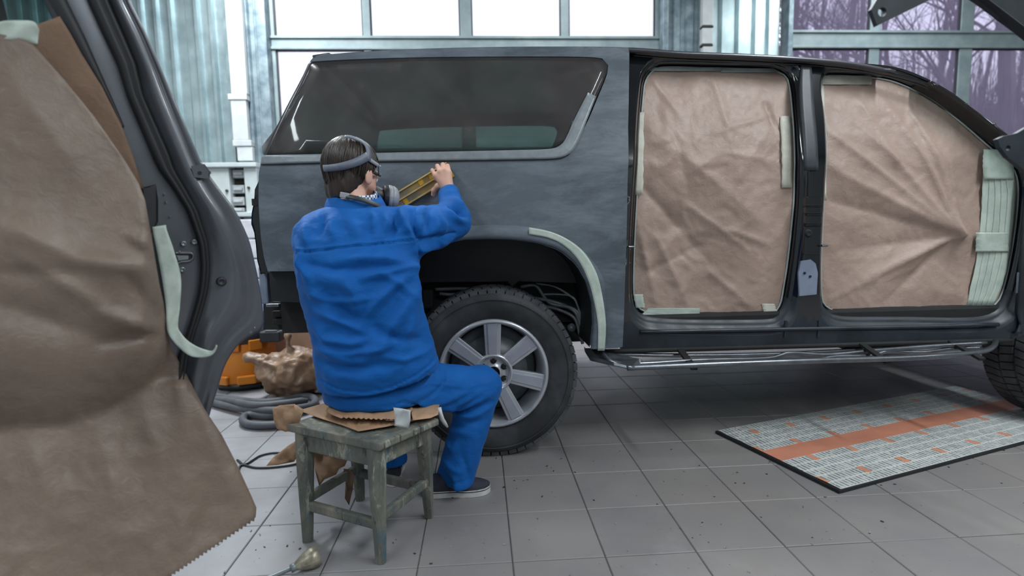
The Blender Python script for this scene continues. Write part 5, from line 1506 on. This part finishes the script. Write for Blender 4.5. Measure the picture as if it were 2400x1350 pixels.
for u, v0, v1, du_ in ((.34, -.030, -.006, .05), (.60, .006, .030, .06), (.74, .006, .030, .04), (.97, -.030, .030, .03)):
    bevel(fixn(MB().prism([bp(u, v0, 2.3685), bp(u + du_, v0, 2.3685), bp(u + du_, v1, 2.3685), bp(u, v1, 2.3685)], (0, .002, 0)).build('paint_mark', M['yellow'], sb)), .0005)
# ================================================================== stool
def stool_mat():
    m, nt, b = NT('flaking_painted_wood'); vec = coords(nt, 'World'); v2 = coords(nt, 'World', (1, 1, .35))
    base = ramp(nt, nnoise(nt, v2, 9, 8, .72, .4), [(.30, rgb(62, 65, 63)), (.48, rgb(92, 95, 89)), (.62, rgb(124, 120, 108)), (.78, rgb(142, 134, 118))])
    def patch(sc, lo, hi, amt, col, v=v2, rough=.72):
        f = ramp(nt, nnoise(nt, v, sc, 8, rough, .25), [(lo, (0, 0, 0, 1)), (hi, (amt, amt, amt, 1))])
        return mixc(nt, f, base, col)
    base = patch(12, .57, .66, .75, rgb(52, 92, 112))
    base = patch(21, .58, .62, .8, rgb(150, 150, 136))
    base = patch(29, .60, .64, .85, rgb(44, 42, 38))
    base = patch(7, .60, .70, .6, rgb(50, 48, 44))
    nt.links.new(base, b.inputs['Base Color']); b.inputs['Roughness'].default_value = .7
    bump(nt, b, nnoise(nt, v2, 30, 8, .75), .6, .005)
    return m
M['stool'] = stool_mat()
ZS = .405
feet = [G(722, 1268), G(893, 1318), G(1006, 1212), G(845, 1172)]
cor = [G(672, 994, ZS), G(890, 1040, ZS), G(1030, 980, ZS), None]; cor[3] = cor[0] + cor[2] - cor[1]
sc = sum(cor) / 4
stool = thing('wooden_stool', 'low worn wooden stool with flaking blue-green paint under the worker', 'stool', (sc[0], sc[1], 0))
ax = (cor[1] - cor[0]); ay = (cor[3] - cor[0])
def sp(u, v, z): p = cor[0] + ax * u + ay * v; p = p.copy(); p[2] = z; return p
for k, (v0, v1) in enumerate(((0, .325), (.335, .665), (.675, 1))):
    poly = [sp(0, v0, ZS - .026), sp(1, v0, ZS - .026), sp(1, v1, ZS - .026), sp(0, v1, ZS - .026)]
    bevel(fixn(MB().prism(poly, (0, 0, .026 - .001 * k)).build('seat_plank', M['stool'], stool)), .007, 3)
uv = [(.11, .11), (.89, .11), (.89, .89), (.11, .89)]
tops = [sp(u, v, ZS - .026) for u, v in uv]
exd, eyd = ax / np.linalg.norm(ax), ay / np.linalg.norm(ay)
for k in range(4):
    f = feet[k] if k != 3 else feet[3]; tpp = tops[k]
    t = MB(); n = 8; rings = []
    for s in np.linspace(0, 1, 7):
        c = tpp * (1 - s) + f * s; w = .027 if s < .25 else .027 - .011 * (s - .25) / .75
        rg = []
        for a in range(8):
            an = math.pi / 8 + a * math.pi / 4; rg.append(c + (exd * math.cos(an) + eyd * math.sin(an)) * w * (1.08 if a % 2 else 1.0))
        rings.append(rg + [rg[0]])
    t.grid(rings); t.add(rings[-1][:8], [tuple(range(8))])
    fixn(t.build('leg', M['stool'], stool))
def legp(k, z): s = 1 - z / (ZS - .026); return tops[k] * (1 - s) + feet[k] * s
for k in range(4):
    a, b = legp(k, .345), legp((k + 1) % 4, .345); bevel(MB().bar(a, b, .022, .062).build('apron', M['stool'], stool), .004)
for k, z in ((0, .125), (1, .145), (2, .125), (3, .145)):
    a, b = legp(k, z), legp((k + 1) % 4, z + (.01 if k == 1 else 0)); bevel(MB().bar(a, b, .022, .034).build('stretcher', M['stool'], stool), .006)

# ================================================================== loose paper and tape on the stool
def scrap(name, label, cat, px, plane, m, amp=.006, seed=1.0, step=9.0, thick=.0012, group=None, curl=0.0):
    """px polygon laid on a level height ('z', h) or an upright depth ('y', d)"""
    V, Fc = sheet2(np.array(px, float), [], step)
    kind, val = plane; pts = []
    c = np.array(px, float).mean(0)
    for x, y in V:
        q = (x / 60, seed, y / 60); h = amp * (ridge(q, 1.1, seed) - .5) + amp * .5 * (ridge(q, 2.9, seed) - .5)
        if kind == 'z': p = G(x, y, val + h + curl * ((x - c[0]) / 100) ** 2)
        else: p = W(x, y, val + 1.6 * h + curl * ((y - c[1]) / 100) ** 2)
        pts.append(p)
    o = build(name, pts, Fc, m, None, True, loc=np.array(pts).mean(0)); fixn(o); solid(o, thick, 0)
    return tag(o, label, cat, group)
def saw(a, b, n, amp):
    a = np.array(a, float); b = np.array(b, float); d = b - a; nn = np.array([-d[1], d[0]]) / np.linalg.norm(d)
    return [tuple(a + d * k / n + nn * (amp if k % 2 else -amp)) for k in range(n + 1)]
grp = 'scraps of paper on the stool'
scrap('paper_sheet', 'brown paper sheet with a sawtooth edge under the seated worker', 'paper', [(775, 938), (960, 938), (968, 960), (940, 985)] + saw((928, 984), (800, 979), 22, 1.6) + [(782, 974), (766, 966)], ('z', .434), M['kraft2'], .006, 2.2, group=grp)
scrap('paper_sheet', 'lower brown paper sheet with a pointed front corner on the stool', 'paper', [(700, 962), (760, 945), (990, 945), (975, 985), (905, 1000), (840, 1011), (800, 996), (752, 981)], ('z', .414), M['kraft2'], .006, 5.2, group=grp)
scrap('paper_sheet', 'crumpled brown paper at the right end of the stool top', 'paper', [(960, 950), (1030, 948), (1027, 972), (1008, 980), (968, 985)], ('z', .425), M['kraft2'], .012, 7.7, group=grp)
scrap('paper_scrap', 'torn brown paper sticking out past the left corner of the stool', 'paper', [(638, 958), (655, 950), (690, 947), (712, 960), (704, 985), (690, 1010), (668, 1012), (648, 1004), (642, 985)], ('y', 1.83), M['kraft2'], .016, 4.1, group=grp)
scrap('paper_scrap', 'pointed brown paper scrap hanging beside the left stool leg', 'paper', [(624, 1092), (640, 1072), (676, 1044), (692, 1034), (702, 1040), (700, 1062), (690, 1082), (650, 1090)], ('y', 1.90), M['kraft2'], .014, 9.1, group='torn paper below the stool')
scrap('paper_scrap', 'large torn brown paper hanging below the stool seat', 'paper', [(722, 1034), (780, 1040), (806, 1056), (818, 1070), (808, 1092), (795, 1098), (788, 1112), (760, 1124), (748, 1140), (738, 1100), (733, 1070), (720, 1060)], ('y', 1.93), M['kraft2'], .018, 3.3, group='torn paper below the stool')
scrap('paper_scrap', 'narrow dark brown paper strip hanging near the back stool leg', 'paper', [(805, 1098), (818, 1100), (830, 1112), (826, 1150), (818, 1184), (808, 1168), (810, 1130)], ('y', 1.97), M['kraft_dark'], .014, 6.3, 6.0, group='torn paper below the stool')
scrap('tape_piece', 'short white tape folded over the front edge of the stool papers', 'tape', [(922, 955), (944, 958), (962, 962), (962, 985), (958, 1004), (924, 998), (926, 975)], ('y', 1.70), M['pvc'], .008, 1.1, 7.0)
o = MB(); rows = []
for (x0, y0, x1, y1, yy) in ((1024, 956, 1034, 954, 1.86), (1027, 970, 1037, 968, 1.85), (1031, 984, 1041, 980, 1.855), (1040, 996, 1047, 991, 1.87), (1048, 1003, 1051, 1000, 1.875)):
    rows.append([W(x0, y0, yy), W((x0 + x1) / 2, (y0 + y1) / 2, yy - .003), W(x1, y1, yy)])
o = o.grid(rows).build('tape_strip', M['pvc'], None, True, loc=rows[0][1]); solid(o, .0012, 0)
tag(o, 'curled white tape strip hanging off the right side of the stool', 'tape')

# ================================================================== insulation sheet on the floor
c0, c1, c3 = G(1676, 1016), G(1967, 1158), G(2240, 909)
c2 = c1 + c3 - c0
def mat_print():
    m, nt, b = NT('printed_foil_sheet'); vec = coords(nt, 'UV')
    sep = nt.nodes.new('ShaderNodeSeparateXYZ'); nt.links.new(vec, sep.inputs[0])
    br = nt.nodes.new('ShaderNodeTexBrick'); nt.links.new(vec, br.inputs['Vector'])
    br.offset = .5; br.inputs['Scale'].default_value = 1.0; br.inputs['Brick Width'].default_value = .030; br.inputs['Row Height'].default_value = .0833; br.inputs['Mortar Size'].default_value = .0075; br.inputs['Mortar Smooth'].default_value = .3
    br.inputs['Color1'].default_value = rgb(112, 120, 122); br.inputs['Color2'].default_value = rgb(142, 148, 152); br.inputs['Mortar'].default_value = rgb(204, 206, 202)
    mp = nt.nodes.new('ShaderNodeMapping'); mp.inputs['Scale'].default_value = (46, 24, 1); nt.links.new(vec, mp.inputs['Vector'])
    n = nnoise(nt, mp.outputs[0], 1.0, 2); holes = ramp(nt, n, [(.52, (0, 0, 0, 1)), (.58, (.85, .85, .85, 1))])
    base = mixc(nt, holes, br.outputs['Color'], rgb(190, 192, 188))
    b2 = nt.nodes.new('ShaderNodeTexBrick'); nt.links.new(vec, b2.inputs['Vector']); b2.offset = .37; b2.inputs['Scale'].default_value = 1.0
    b2.inputs['Brick Width'].default_value = .36; b2.inputs['Row Height'].default_value = .25; b2.inputs['Mortar Size'].default_value = .022; b2.inputs['Mortar Smooth'].default_value = 0
    b2.inputs['Color1'].default_value = (0, 0, 0, 1); b2.inputs['Color2'].default_value = (0, 0, 0, 1); b2.inputs['Mortar'].default_value = (1, 1, 1, 1)
    vw = nt.nodes.new('ShaderNodeMath'); vw.operation = 'FRACT'; mm = nt.nodes.new('ShaderNodeMath'); mm.operation = 'MULTIPLY'; mm.inputs[1].default_value = 1 / .25
    nt.links.new(sep.outputs[1], mm.inputs[0]); nt.links.new(mm.outputs[0], vw.inputs[0])
    inr = nt.nodes.new('ShaderNodeMath'); inr.operation = 'COMPARE'; inr.inputs[1].default_value = .5; inr.inputs[2].default_value = .16; nt.links.new(vw.outputs[0], inr.inputs[0])
    mu = nt.nodes.new('ShaderNodeMath'); mu.operation = 'MULTIPLY'; nt.links.new(b2.outputs['Color'], mu.inputs[0]); nt.links.new(inr.outputs[0], mu.inputs[1])
    base = mixc(nt, mu.outputs[0], base, rgb(206, 140, 108))
    st = nt.nodes.new('ShaderNodeMath'); st.operation = 'COMPARE'; st.inputs[1].default_value = .50; st.inputs[2].default_value = .085; nt.links.new(sep.outputs[1], st.inputs[0])
    base = mixc(nt, st.outputs[0], base, rgb(196, 130, 106))
    dirt = ramp(nt, nnoise(nt, coords(nt, 'World'), 4, 6), [(.4, (1, 1, 1, 1)), (.75, (.72, .72, .72, 1))])
    base = mixc(nt, .8, base, dirt, 'MULTIPLY')
    nt.links.new(base, b.inputs['Base Color']); b.inputs['Roughness'].default_value = .5
    return m
sheet = thing('insulation_sheet', 'flat printed insulation sheet with an orange stripe lying on the tiles', 'sheet', tuple((c0 + c2) / 2 * np.array([1, 1, 0])))
cc = [c + np.array([0, 0, .001]) for c in (c0, c1, c2, c3)]
bevel(fixn(MB().prism(cc, (0, 0, .013)).build('foam_core', M['seal'], sheet)), .002)
inset = [c * .985 + ((c0 + c2) / 2) * .015 for c in (c0, c1, c2, c3)]
n = 12; V = []; Fc = []; UV = []
L = np.linalg.norm(c3 - c0) / np.linalg.norm(c1 - c0)
for i in range(n + 1):
    for j in range(n + 1):
        u, v = i / n, j / n; p = inset[0] * (1 - u) * (1 - v) + inset[3] * u * (1 - v) + inset[1] * (1 - u) * v + inset[2] * u * v
        V.append((p[0], p[1], .0155 + .001 * nz((u, v, 0), 6))); UV.append((u * L, v))
for i in range(n):
    for j in range(n): Fc.append((i * (n + 1) + j, (i + 1) * (n + 1) + j, (i + 1) * (n + 1) + j + 1, i * (n + 1) + j + 1))
o = build('printed_face', V, Fc, mat_print(), sheet); fixn(o)
ul = o.data.uv_layers.new(name='UVMap')
for lp in o.data.loops: ul.data[lp.index].uv = UV[lp.vertex_index]
solid(o, .001, 0)

# ================================================================== vacuum cleaner, hose, bag, cardboard
M['orange'] = mat('orange_plastic', rgb(206, 124, 28), rgb(190, 108, 22), 6, .45, kind='World')
M['blackp'] = mat('black_plastic', rgb(30, 33, 38), rgb(40, 44, 50), 10, .5, kind='World')
M['hose'] = mat('grey_rubber_hose', rgb(70, 72, 78), rgb(86, 88, 94), 8, .6, kind='World')
vc = W(582, 900, 3.86); vc = np.array([vc[0], 3.86, 0])
vac = thing('vacuum_cleaner', 'orange and black workshop vacuum cleaner standing behind the open car door', 'vacuum', tuple(vc))
fixn(MB().lathe([(0, .05), (.20, .05), (.215, .07), (.20, .20), (.185, .31), (.18, .33), (0, .33)], vc, 'z', 28).build('drum', M['orange'], vac, True))
fixn(MB().lathe([(0, .02), (.20, .02), (.205, .05), (.0, .05)], vc, 'z', 28).build('base', M['blackp'], vac, True))
fixn(MB().lathe([(.19, .33), (.195, .35), (.185, .40), (.15, .44), (0, .445)], vc, 'z', 28).build('motor_head', M['blackp'], vac, True))
for a in (-2.25, -1.57, -.85, -.2):
    p = vc + np.array([.19 * math.cos(a), .19 * math.sin(a), .315]); rot = Matrix.Rotation(a, 3, 'Z')
    bevel(MB().box(p, (.03, .085, .07), np.array(rot)).build('clip', M['orange'], vac), .006)
hb = W(638, 787, 3.76); bevel(MB().box(hb, (.14, .10, .075)).build('handle_block', M['blackp'], vac), .01)
bevel(MB().box(hb + np.array([.01, -.02, .04]), (.08, .05, .012)).build('handle_plate', M['hose'], vac), .004)
for a in (-2.0, -1.2):
    p = vc + np.array([.215 * math.cos(a), .215 * math.sin(a), .085]); bevel(MB().box(p, (.12, .03, .06), np.array(Matrix.Rotation(a + 1.57, 3, 'Z'))).build('foot', M['orange'], vac), .01)
for a in (-2.4, -.8, .8, 2.4):
    p = vc + np.array([.17 * math.cos(a), .17 * math.sin(a), .02]); MB().lathe([(0, -.02), (.02, -.02), (.02, .02), (0, .02)], p, 'x', 12).build('castor', M['blackp'], vac)
def gpath(px, z=.025, n=160, jit=.0):
    pts = [G(x, y, zz if len(q) > 2 else z) for q in px for (x, y, zz) in [(q[0], q[1], q[2] if len(q) > 2 else z)]]
    return resample(pts, n, False)
hp = gpath([(492, 926), (540, 934), (600, 942), (660, 938), (715, 928), (738, 936), (730, 950, .03), (690, 958, .05), (630, 962, .055), (570, 958, .04), (510, 946, .03), (495, 938, .03), (530, 938, .055), (600, 950, .075), (670, 945, .075), (715, 940, .06), (700, 955, .03), (640, 974, .025), (585, 972, .025), (569, 982, .025), (578, 993, .025), (610, 997, .025), (660, 994, .025), (700, 984, .025)])
o = MB().tube(hp, .022, 10).build('vacuum_hose', M['hose'], None, True, loc=(hp[0][0], hp[0][1], 0)); tag(o, 'thick grey vacuum hose coiled on the tiles behind the stool', 'hose')
cp = gpath([(556, 1078), (575, 1088), (610, 1068), (650, 1061), (692, 1070), (700, 1085), (650, 1094), (600, 1096), (566, 1090), (556, 1112)], .006, 90)
tag(MB().tube(cp, .005, 6).build('power_cable', M['blackp'], None, True, loc=(cp[0][0], cp[0][1], 0)), 'thin black power cable looped on the tiles beside the masked door', 'cable')
cp = gpath([(690, 921), (740, 922), (800, 925), (860, 930)], .006, 30)
tag(MB().tube(cp, .006, 6).build('power_cable', M['blackp'], None, True, loc=(cp[0][0], cp[0][1], 0)), 'straight black cable on the floor behind the worker', 'cable')
bc = W(676, 850, 3.55); bc[2] = .17
def bagf(P):
    d = sd_ell(P, bc + np.array([.02, 0, -.01]), (.20, .16, .155))
    d = smin(d, sd_cap(P, bc + np.array([.0, -.02, .12]), bc + np.array([.015, -.02, .22]), .05, .025), .05)
    d = smin(d, sd_cap(P, bc + np.array([-.12, -.06, .06]), bc + np.array([-.22, -.05, .10]), .06, .02), .05)
    return d
V, Fq = nets(bagf, bc - np.array([.32, .25, .2]), bc + np.array([.3, .25, .3]), .011)
N = vnormals(V, Fq)
V = np.array([p + n * (.045 * (ridge(p, 4.5, 3) - .5) + .022 * (ridge(p, 11, 1) - .5) + .01 * (ridge(p, 24, 8) - .5)) for p, n in zip(V, N)])
V[:, 2] = np.maximum(V[:, 2], .003)
o = build('paper_bundle', V, Fq, kraft('crumpled_brown_paper', rgb(118, 92, 74), rgb(150, 122, 100), .35), None, True, loc=(bc[0], bc[1], 0)); tag(o, 'crumpled ball of brown paper on the floor left of the worker', 'paper')
cbx = W(684, 800, 4.15)
bevel(MB().box((cbx[0] + .05, 4.2, .215), (.62, .30, .43)).build('cardboard_box', kraft('cardboard', rgb(168, 132, 112), rgb(180, 144, 124), .7), None, loc=(cbx[0] + .05, 4.2, 0)), .004)
tag(bpy.data.objects['cardboard_box'], 'plain brown cardboard box under the rear of the big car', 'box')
bx = bpy.data.objects['cardboard_box']
for s in (-1, 1):
    MB().box((cbx[0] + .05 + s * .155, 4.2, .432), (.30, .29, .003)).build('box_flap', bx.data.materials[0], bx)
# far small goods seen between the door and the big car
g0 = W(617, 690, 5.3)
shelf = thing('side_trolley', 'low trolley with small tins near the far wall', 'trolley', (g0[0], 5.3, 0))
zt = W(617, 722, 5.3)[2]
bevel(MB().box((g0[0], 5.3, zt - .015), (.5, .35, .03)).build('top', M['cab'], shelf), .005)
for sx in (-1, 1):
    for sy in (-1, 1): MB().bar((g0[0] + sx * .22, 5.3 + sy * .15, 0), (g0[0] + sx * .22, 5.3 + sy * .15, zt - .03), .03, .03, (0, 1, 0)).build('leg', M['cab'], shelf)
M['red'] = mat('red_tin', rgb(170, 70, 48), None, rough=.5); M['paleblue'] = mat('pale_blue_tin', rgb(190, 205, 235), None, rough=.5)
for dx, mm, lb, hh in ((-.02, 'paleblue', 'pale blue tin with a lid on the far trolley', .11), (.09, 'red', 'red tin standing on the far trolley', .10), (-.12, 'orange', 'orange tin standing on the far trolley', .16)):
    p = np.array([g0[0] + dx, 5.28, zt])
    o = fixn(MB().lathe([(0, 0), (.045, 0), (.045, hh), (.048, hh + .004), (.048, hh + .012), (.04, hh + .012), (.04, hh + .006), (0, hh + .006)], p, 'z', 20).build('paint_tin', M[mm], None, True, loc=p)); tag(o, lb, 'tin', 'tins on the trolley')

# ================================================================== torch on the floor
M['brass'] = mat('sooty_metal', rgb(128, 120, 104), rgb(176, 170, 152), 40, .4, .6, .3, 60, kind='World')
ta, tb = G(692, 1328, .022), G(738, 1304, .034)
torch = thing('torch_nozzle', 'small metal torch nozzle on a thin dark rod in front of the stool', 'torch', (tb[0], tb[1], 0))
dvec = tb - ta; dl = np.linalg.norm(dvec); dvec /= dl
def axlathe(prof, a, d, n=24):
    e1 = np.cross(d, (0, 0, 1)); e1 /= np.linalg.norm(e1); e2 = np.cross(d, e1)
    return MB().grid([[a + d * h + (e1 * math.cos(t) + e2 * math.sin(t)) * r for t in np.linspace(0, 2 * math.pi, n + 1)] for r, h in prof])
fixn(axlathe([(.009, -.01), (.012, .0), (.018, .012), (.027, .03), (.032, .05), (.032, dl + .012), (.029, dl + .012), (.028, .04), (0.0, .03)], ta, dvec).build('nozzle', M['brass'], torch, True))
fixn(axlathe([(.001, -.014), (.013, -.014), (.013, .004), (.001, .004)], ta, dvec, 16).build('collar', M['pipe'], torch, True))
rodp = resample([ta - dvec * .005, G(660, 1342, .016), G(630, 1354, .012), G(560, 1372, .010), G(500, 1376, .009)], 30, False)
MB().tube(rodp, .007, 8).build('rod', M['pipe'], torch, True)

# ================================================================== crumbs of sanding debris on the tiles
db = MB(); r2 = random.Random(4)
for k in range(150):
    x, y = r2.uniform(-.9, 2.4), r2.uniform(1.62, 2.5); s = r2.uniform(.0015, .0045); a = r2.uniform(0, 6.28)
    R = np.array(Matrix.Rotation(a, 3, 'Z')); db.box((x, y, s * .3 + .0003), (s * 2.2, s, s * .6), R)
tag(db.build('debris_crumbs', mat('grey_crumbs', rgb(58, 54, 52), rgb(150, 146, 140), 30, .8, kind='World', lo=.48, hi=.56)), 'tiny dark crumbs of sanding debris scattered on the floor', 'debris', None, 'stuff')

# ================================================================== black panel hanging at the right edge
YP = 1.30
panel = thing('hanging_body_panel', 'black steel body panel with holed brackets reaching in at the upper right', 'car panel', tuple(W(2560, 400, YP) * np.array([1, 1, 0])))
def holed(name, outline, hole, r_px, y, d=.012):
    o2 = np.array([W(px, py, y)[[0, 2]] for px, py in outline]); hc = W(*hole, y)[[0, 2]]; rr = r_px * y / F_PX
    hl = np.array([hc + rr * np.array([math.cos(a), math.sin(a)]) for a in np.linspace(0, 2 * math.pi, 20, endpoint=False)])
    P, Fc = surf(o2, [hl], lambda x, z: y, .05)
    o = build(name, P, Fc, M['sill'], panel); solid(o, d)
    return o
holed('hinge_arm', [(2042, 22), (2056, 60), (2175, 2), (2300, -62), (2520, -160), (2500, -260), (2280, -130), (2100, -40), (2062, -12)], (2068, 28), 10.5, YP)
holed('corner_bracket', [(2338, 326), (2352, 319), (2384, 312), (2410, 296), (2600, 230), (2600, 560), (2440, 430), (2395, 394), (2362, 368), (2344, 344)], (2363, 347), 6.5, YP - .02)
edge = [W(px, py, YP + .02) for px, py in ((2308, -2), (2350, 30), (2400, 68), (2600, 230), (2680, 300), (2760, 150), (2700, -250), (2400, -250), (2230, -52))]
bevel(MB().prism(edge, (0, .02, 0)).build('panel_skin', M['sill'], panel), .006)
pb = W(2720, 600, YP + .05)
MB().tube([(pb[0], YP + .06, 0), (pb[0], YP + .06, 1.75)], .02, 10).build('stand_pole', M['pipe'], panel, True)
for a in range(3):
    q = np.array([.26 * math.cos(a * 2.1 - 2.1), .26 * math.sin(a * 2.1 - 2.1), 0]) + np.array([.2, -.1, 0]); MB().bar(np.array([pb[0], YP + .06, .10]), np.array([pb[0], YP + .06, .012]) + q, .025, .02).build('stand_foot', M['pipe'], panel)
# ================================================================== outside: rough ground and bare trees
M['ground'] = mat('leaf_litter_ground', rgb(110, 96, 100), rgb(134, 116, 112), 1.2, .9, kind='World')
M['bark'] = mat('grey_brown_bark', rgb(84, 76, 84), rgb(110, 100, 106), 2, .9, kind='World')
rows = []
for y in (WALLY + .32, 9, 11, 13, 18, 24, 30):
    rows.append([(x, y, -.12 + max(0, y - 9) *  .38 * min(1, max(0, (x - 2) / 5)) + .15 * nz((x, y, 0), .3)) for x in np.linspace(-22, 34, 24)])
g = fixn(MB().grid(rows).build('ground_outside', M['ground'], None, True)); tag(g, 'leaf covered bank rising behind the workshop', None, None, 'structure')
def gz(x, y): return -.12 + max(0, y - 9) *  .38 * min(1, max(0, (x - 2) / 5)) + .15 * nz((x, y, 0), .3)
def tree_mesh(seed):
    r = random.Random(seed); mb = MB()
    def limb(p, d, L, rad, depth):
        pts = [p]; rr = [rad]; q = p.copy(); dd = d.copy(); n = 5
        kids = []
        for i in range(n):
            dd = dd + np.array([r.uniform(-1, 1), r.uniform(-1, 1), r.uniform(-.4, .8)]) * (.10 if depth == 0 else .2); dd /= np.linalg.norm(dd)
            q = q + dd * L / n; pts.append(q.copy()); rr.append(rad * (1 - .75 * (i + 1) / n))
            if depth < 3 and (i >= 1 or depth > 0):
                for _ in range(2): kids.append((q.copy(), dd.copy(), rr[-1]))
        mb.tube(pts, rr, 6 if depth == 0 else 4, caps=False)
        for kp, kd, kr in kids:
            side = np.array([r.uniform(-1, 1), r.uniform(-1, 1), r.uniform(.0, .9)]); nd = kd * .5 + side; nd /= np.linalg.norm(nd)
            limb(kp, nd, L * r.uniform(.34, .55), kr * .62, depth + 1)
    limb(np.zeros(3), np.array([0, 0, 1.]), r.uniform(7, 10), r.uniform(.07, .13), 0)
    return mb
TM = [tree_mesh(k) for k in (11, 23, 37, 51, 68)]
TME = []; PLACED = []
rt = random.Random(8); spots = []
for k in range(24):
    y = rt.uniform(10, 24); x = y * rt.uniform(.55, 1.25) + rt.uniform(-.3, .3)
    spots.append((x, y))
spots.sort(key=lambda s: s[1])
for k, (x, y) in enumerate(spots):
    i = k % 5
    if len(TME) <= i:
        o = TM[i].build('bare_tree', M['bark'], None, False); TME.append(o.data)
    else:
        o = bpy.data.objects.new('bare_tree', TME[i]); link(o)
    o.location = (x, y, gz(x, y) - .05); o.rotation_euler = (0, 0, rt.uniform(0, 6.28)); s = rt.uniform(.8, 1.15); o.scale = (s, s, s)
    PLACED.append((to_px((x, y, 3.0))[0], o))
ORD = 'first second third fourth fifth sixth seventh eighth ninth tenth eleventh twelfth thirteenth fourteenth fifteenth sixteenth seventeenth eighteenth nineteenth twentieth twenty-first twenty-second twenty-third twenty-fourth'.split()
for k, (px, o) in enumerate(sorted(PLACED, key=lambda q: q[0])):
    tag(o, f'bare tree outside the clear lifting door, trunk {ORD[k]} from the left', 'tree', 'bare trees outside')
# tangle of brushwood on the bank
br = MB(); rb = random.Random(9)
for k in range(4600):
    y = rb.uniform(9.5, 22); x = y * rb.uniform(.45, 1.35); z = gz(x, y); h = rb.uniform(.6, 4.2)
    p = np.array([x, y, z]); q = p + np.array([rb.uniform(-.5, .5), rb.uniform(-.5, .5), h]); mid = (p + q) / 2 + np.array([rb.uniform(-.2, .2), 0, 0])
    br.tube([p, mid, q], [.014, .010, .003], 3, caps=False)
tag(br.build('brushwood', M['bark']), 'tangle of thin bare brushwood on the bank outside', 'brushwood', None, 'stuff')
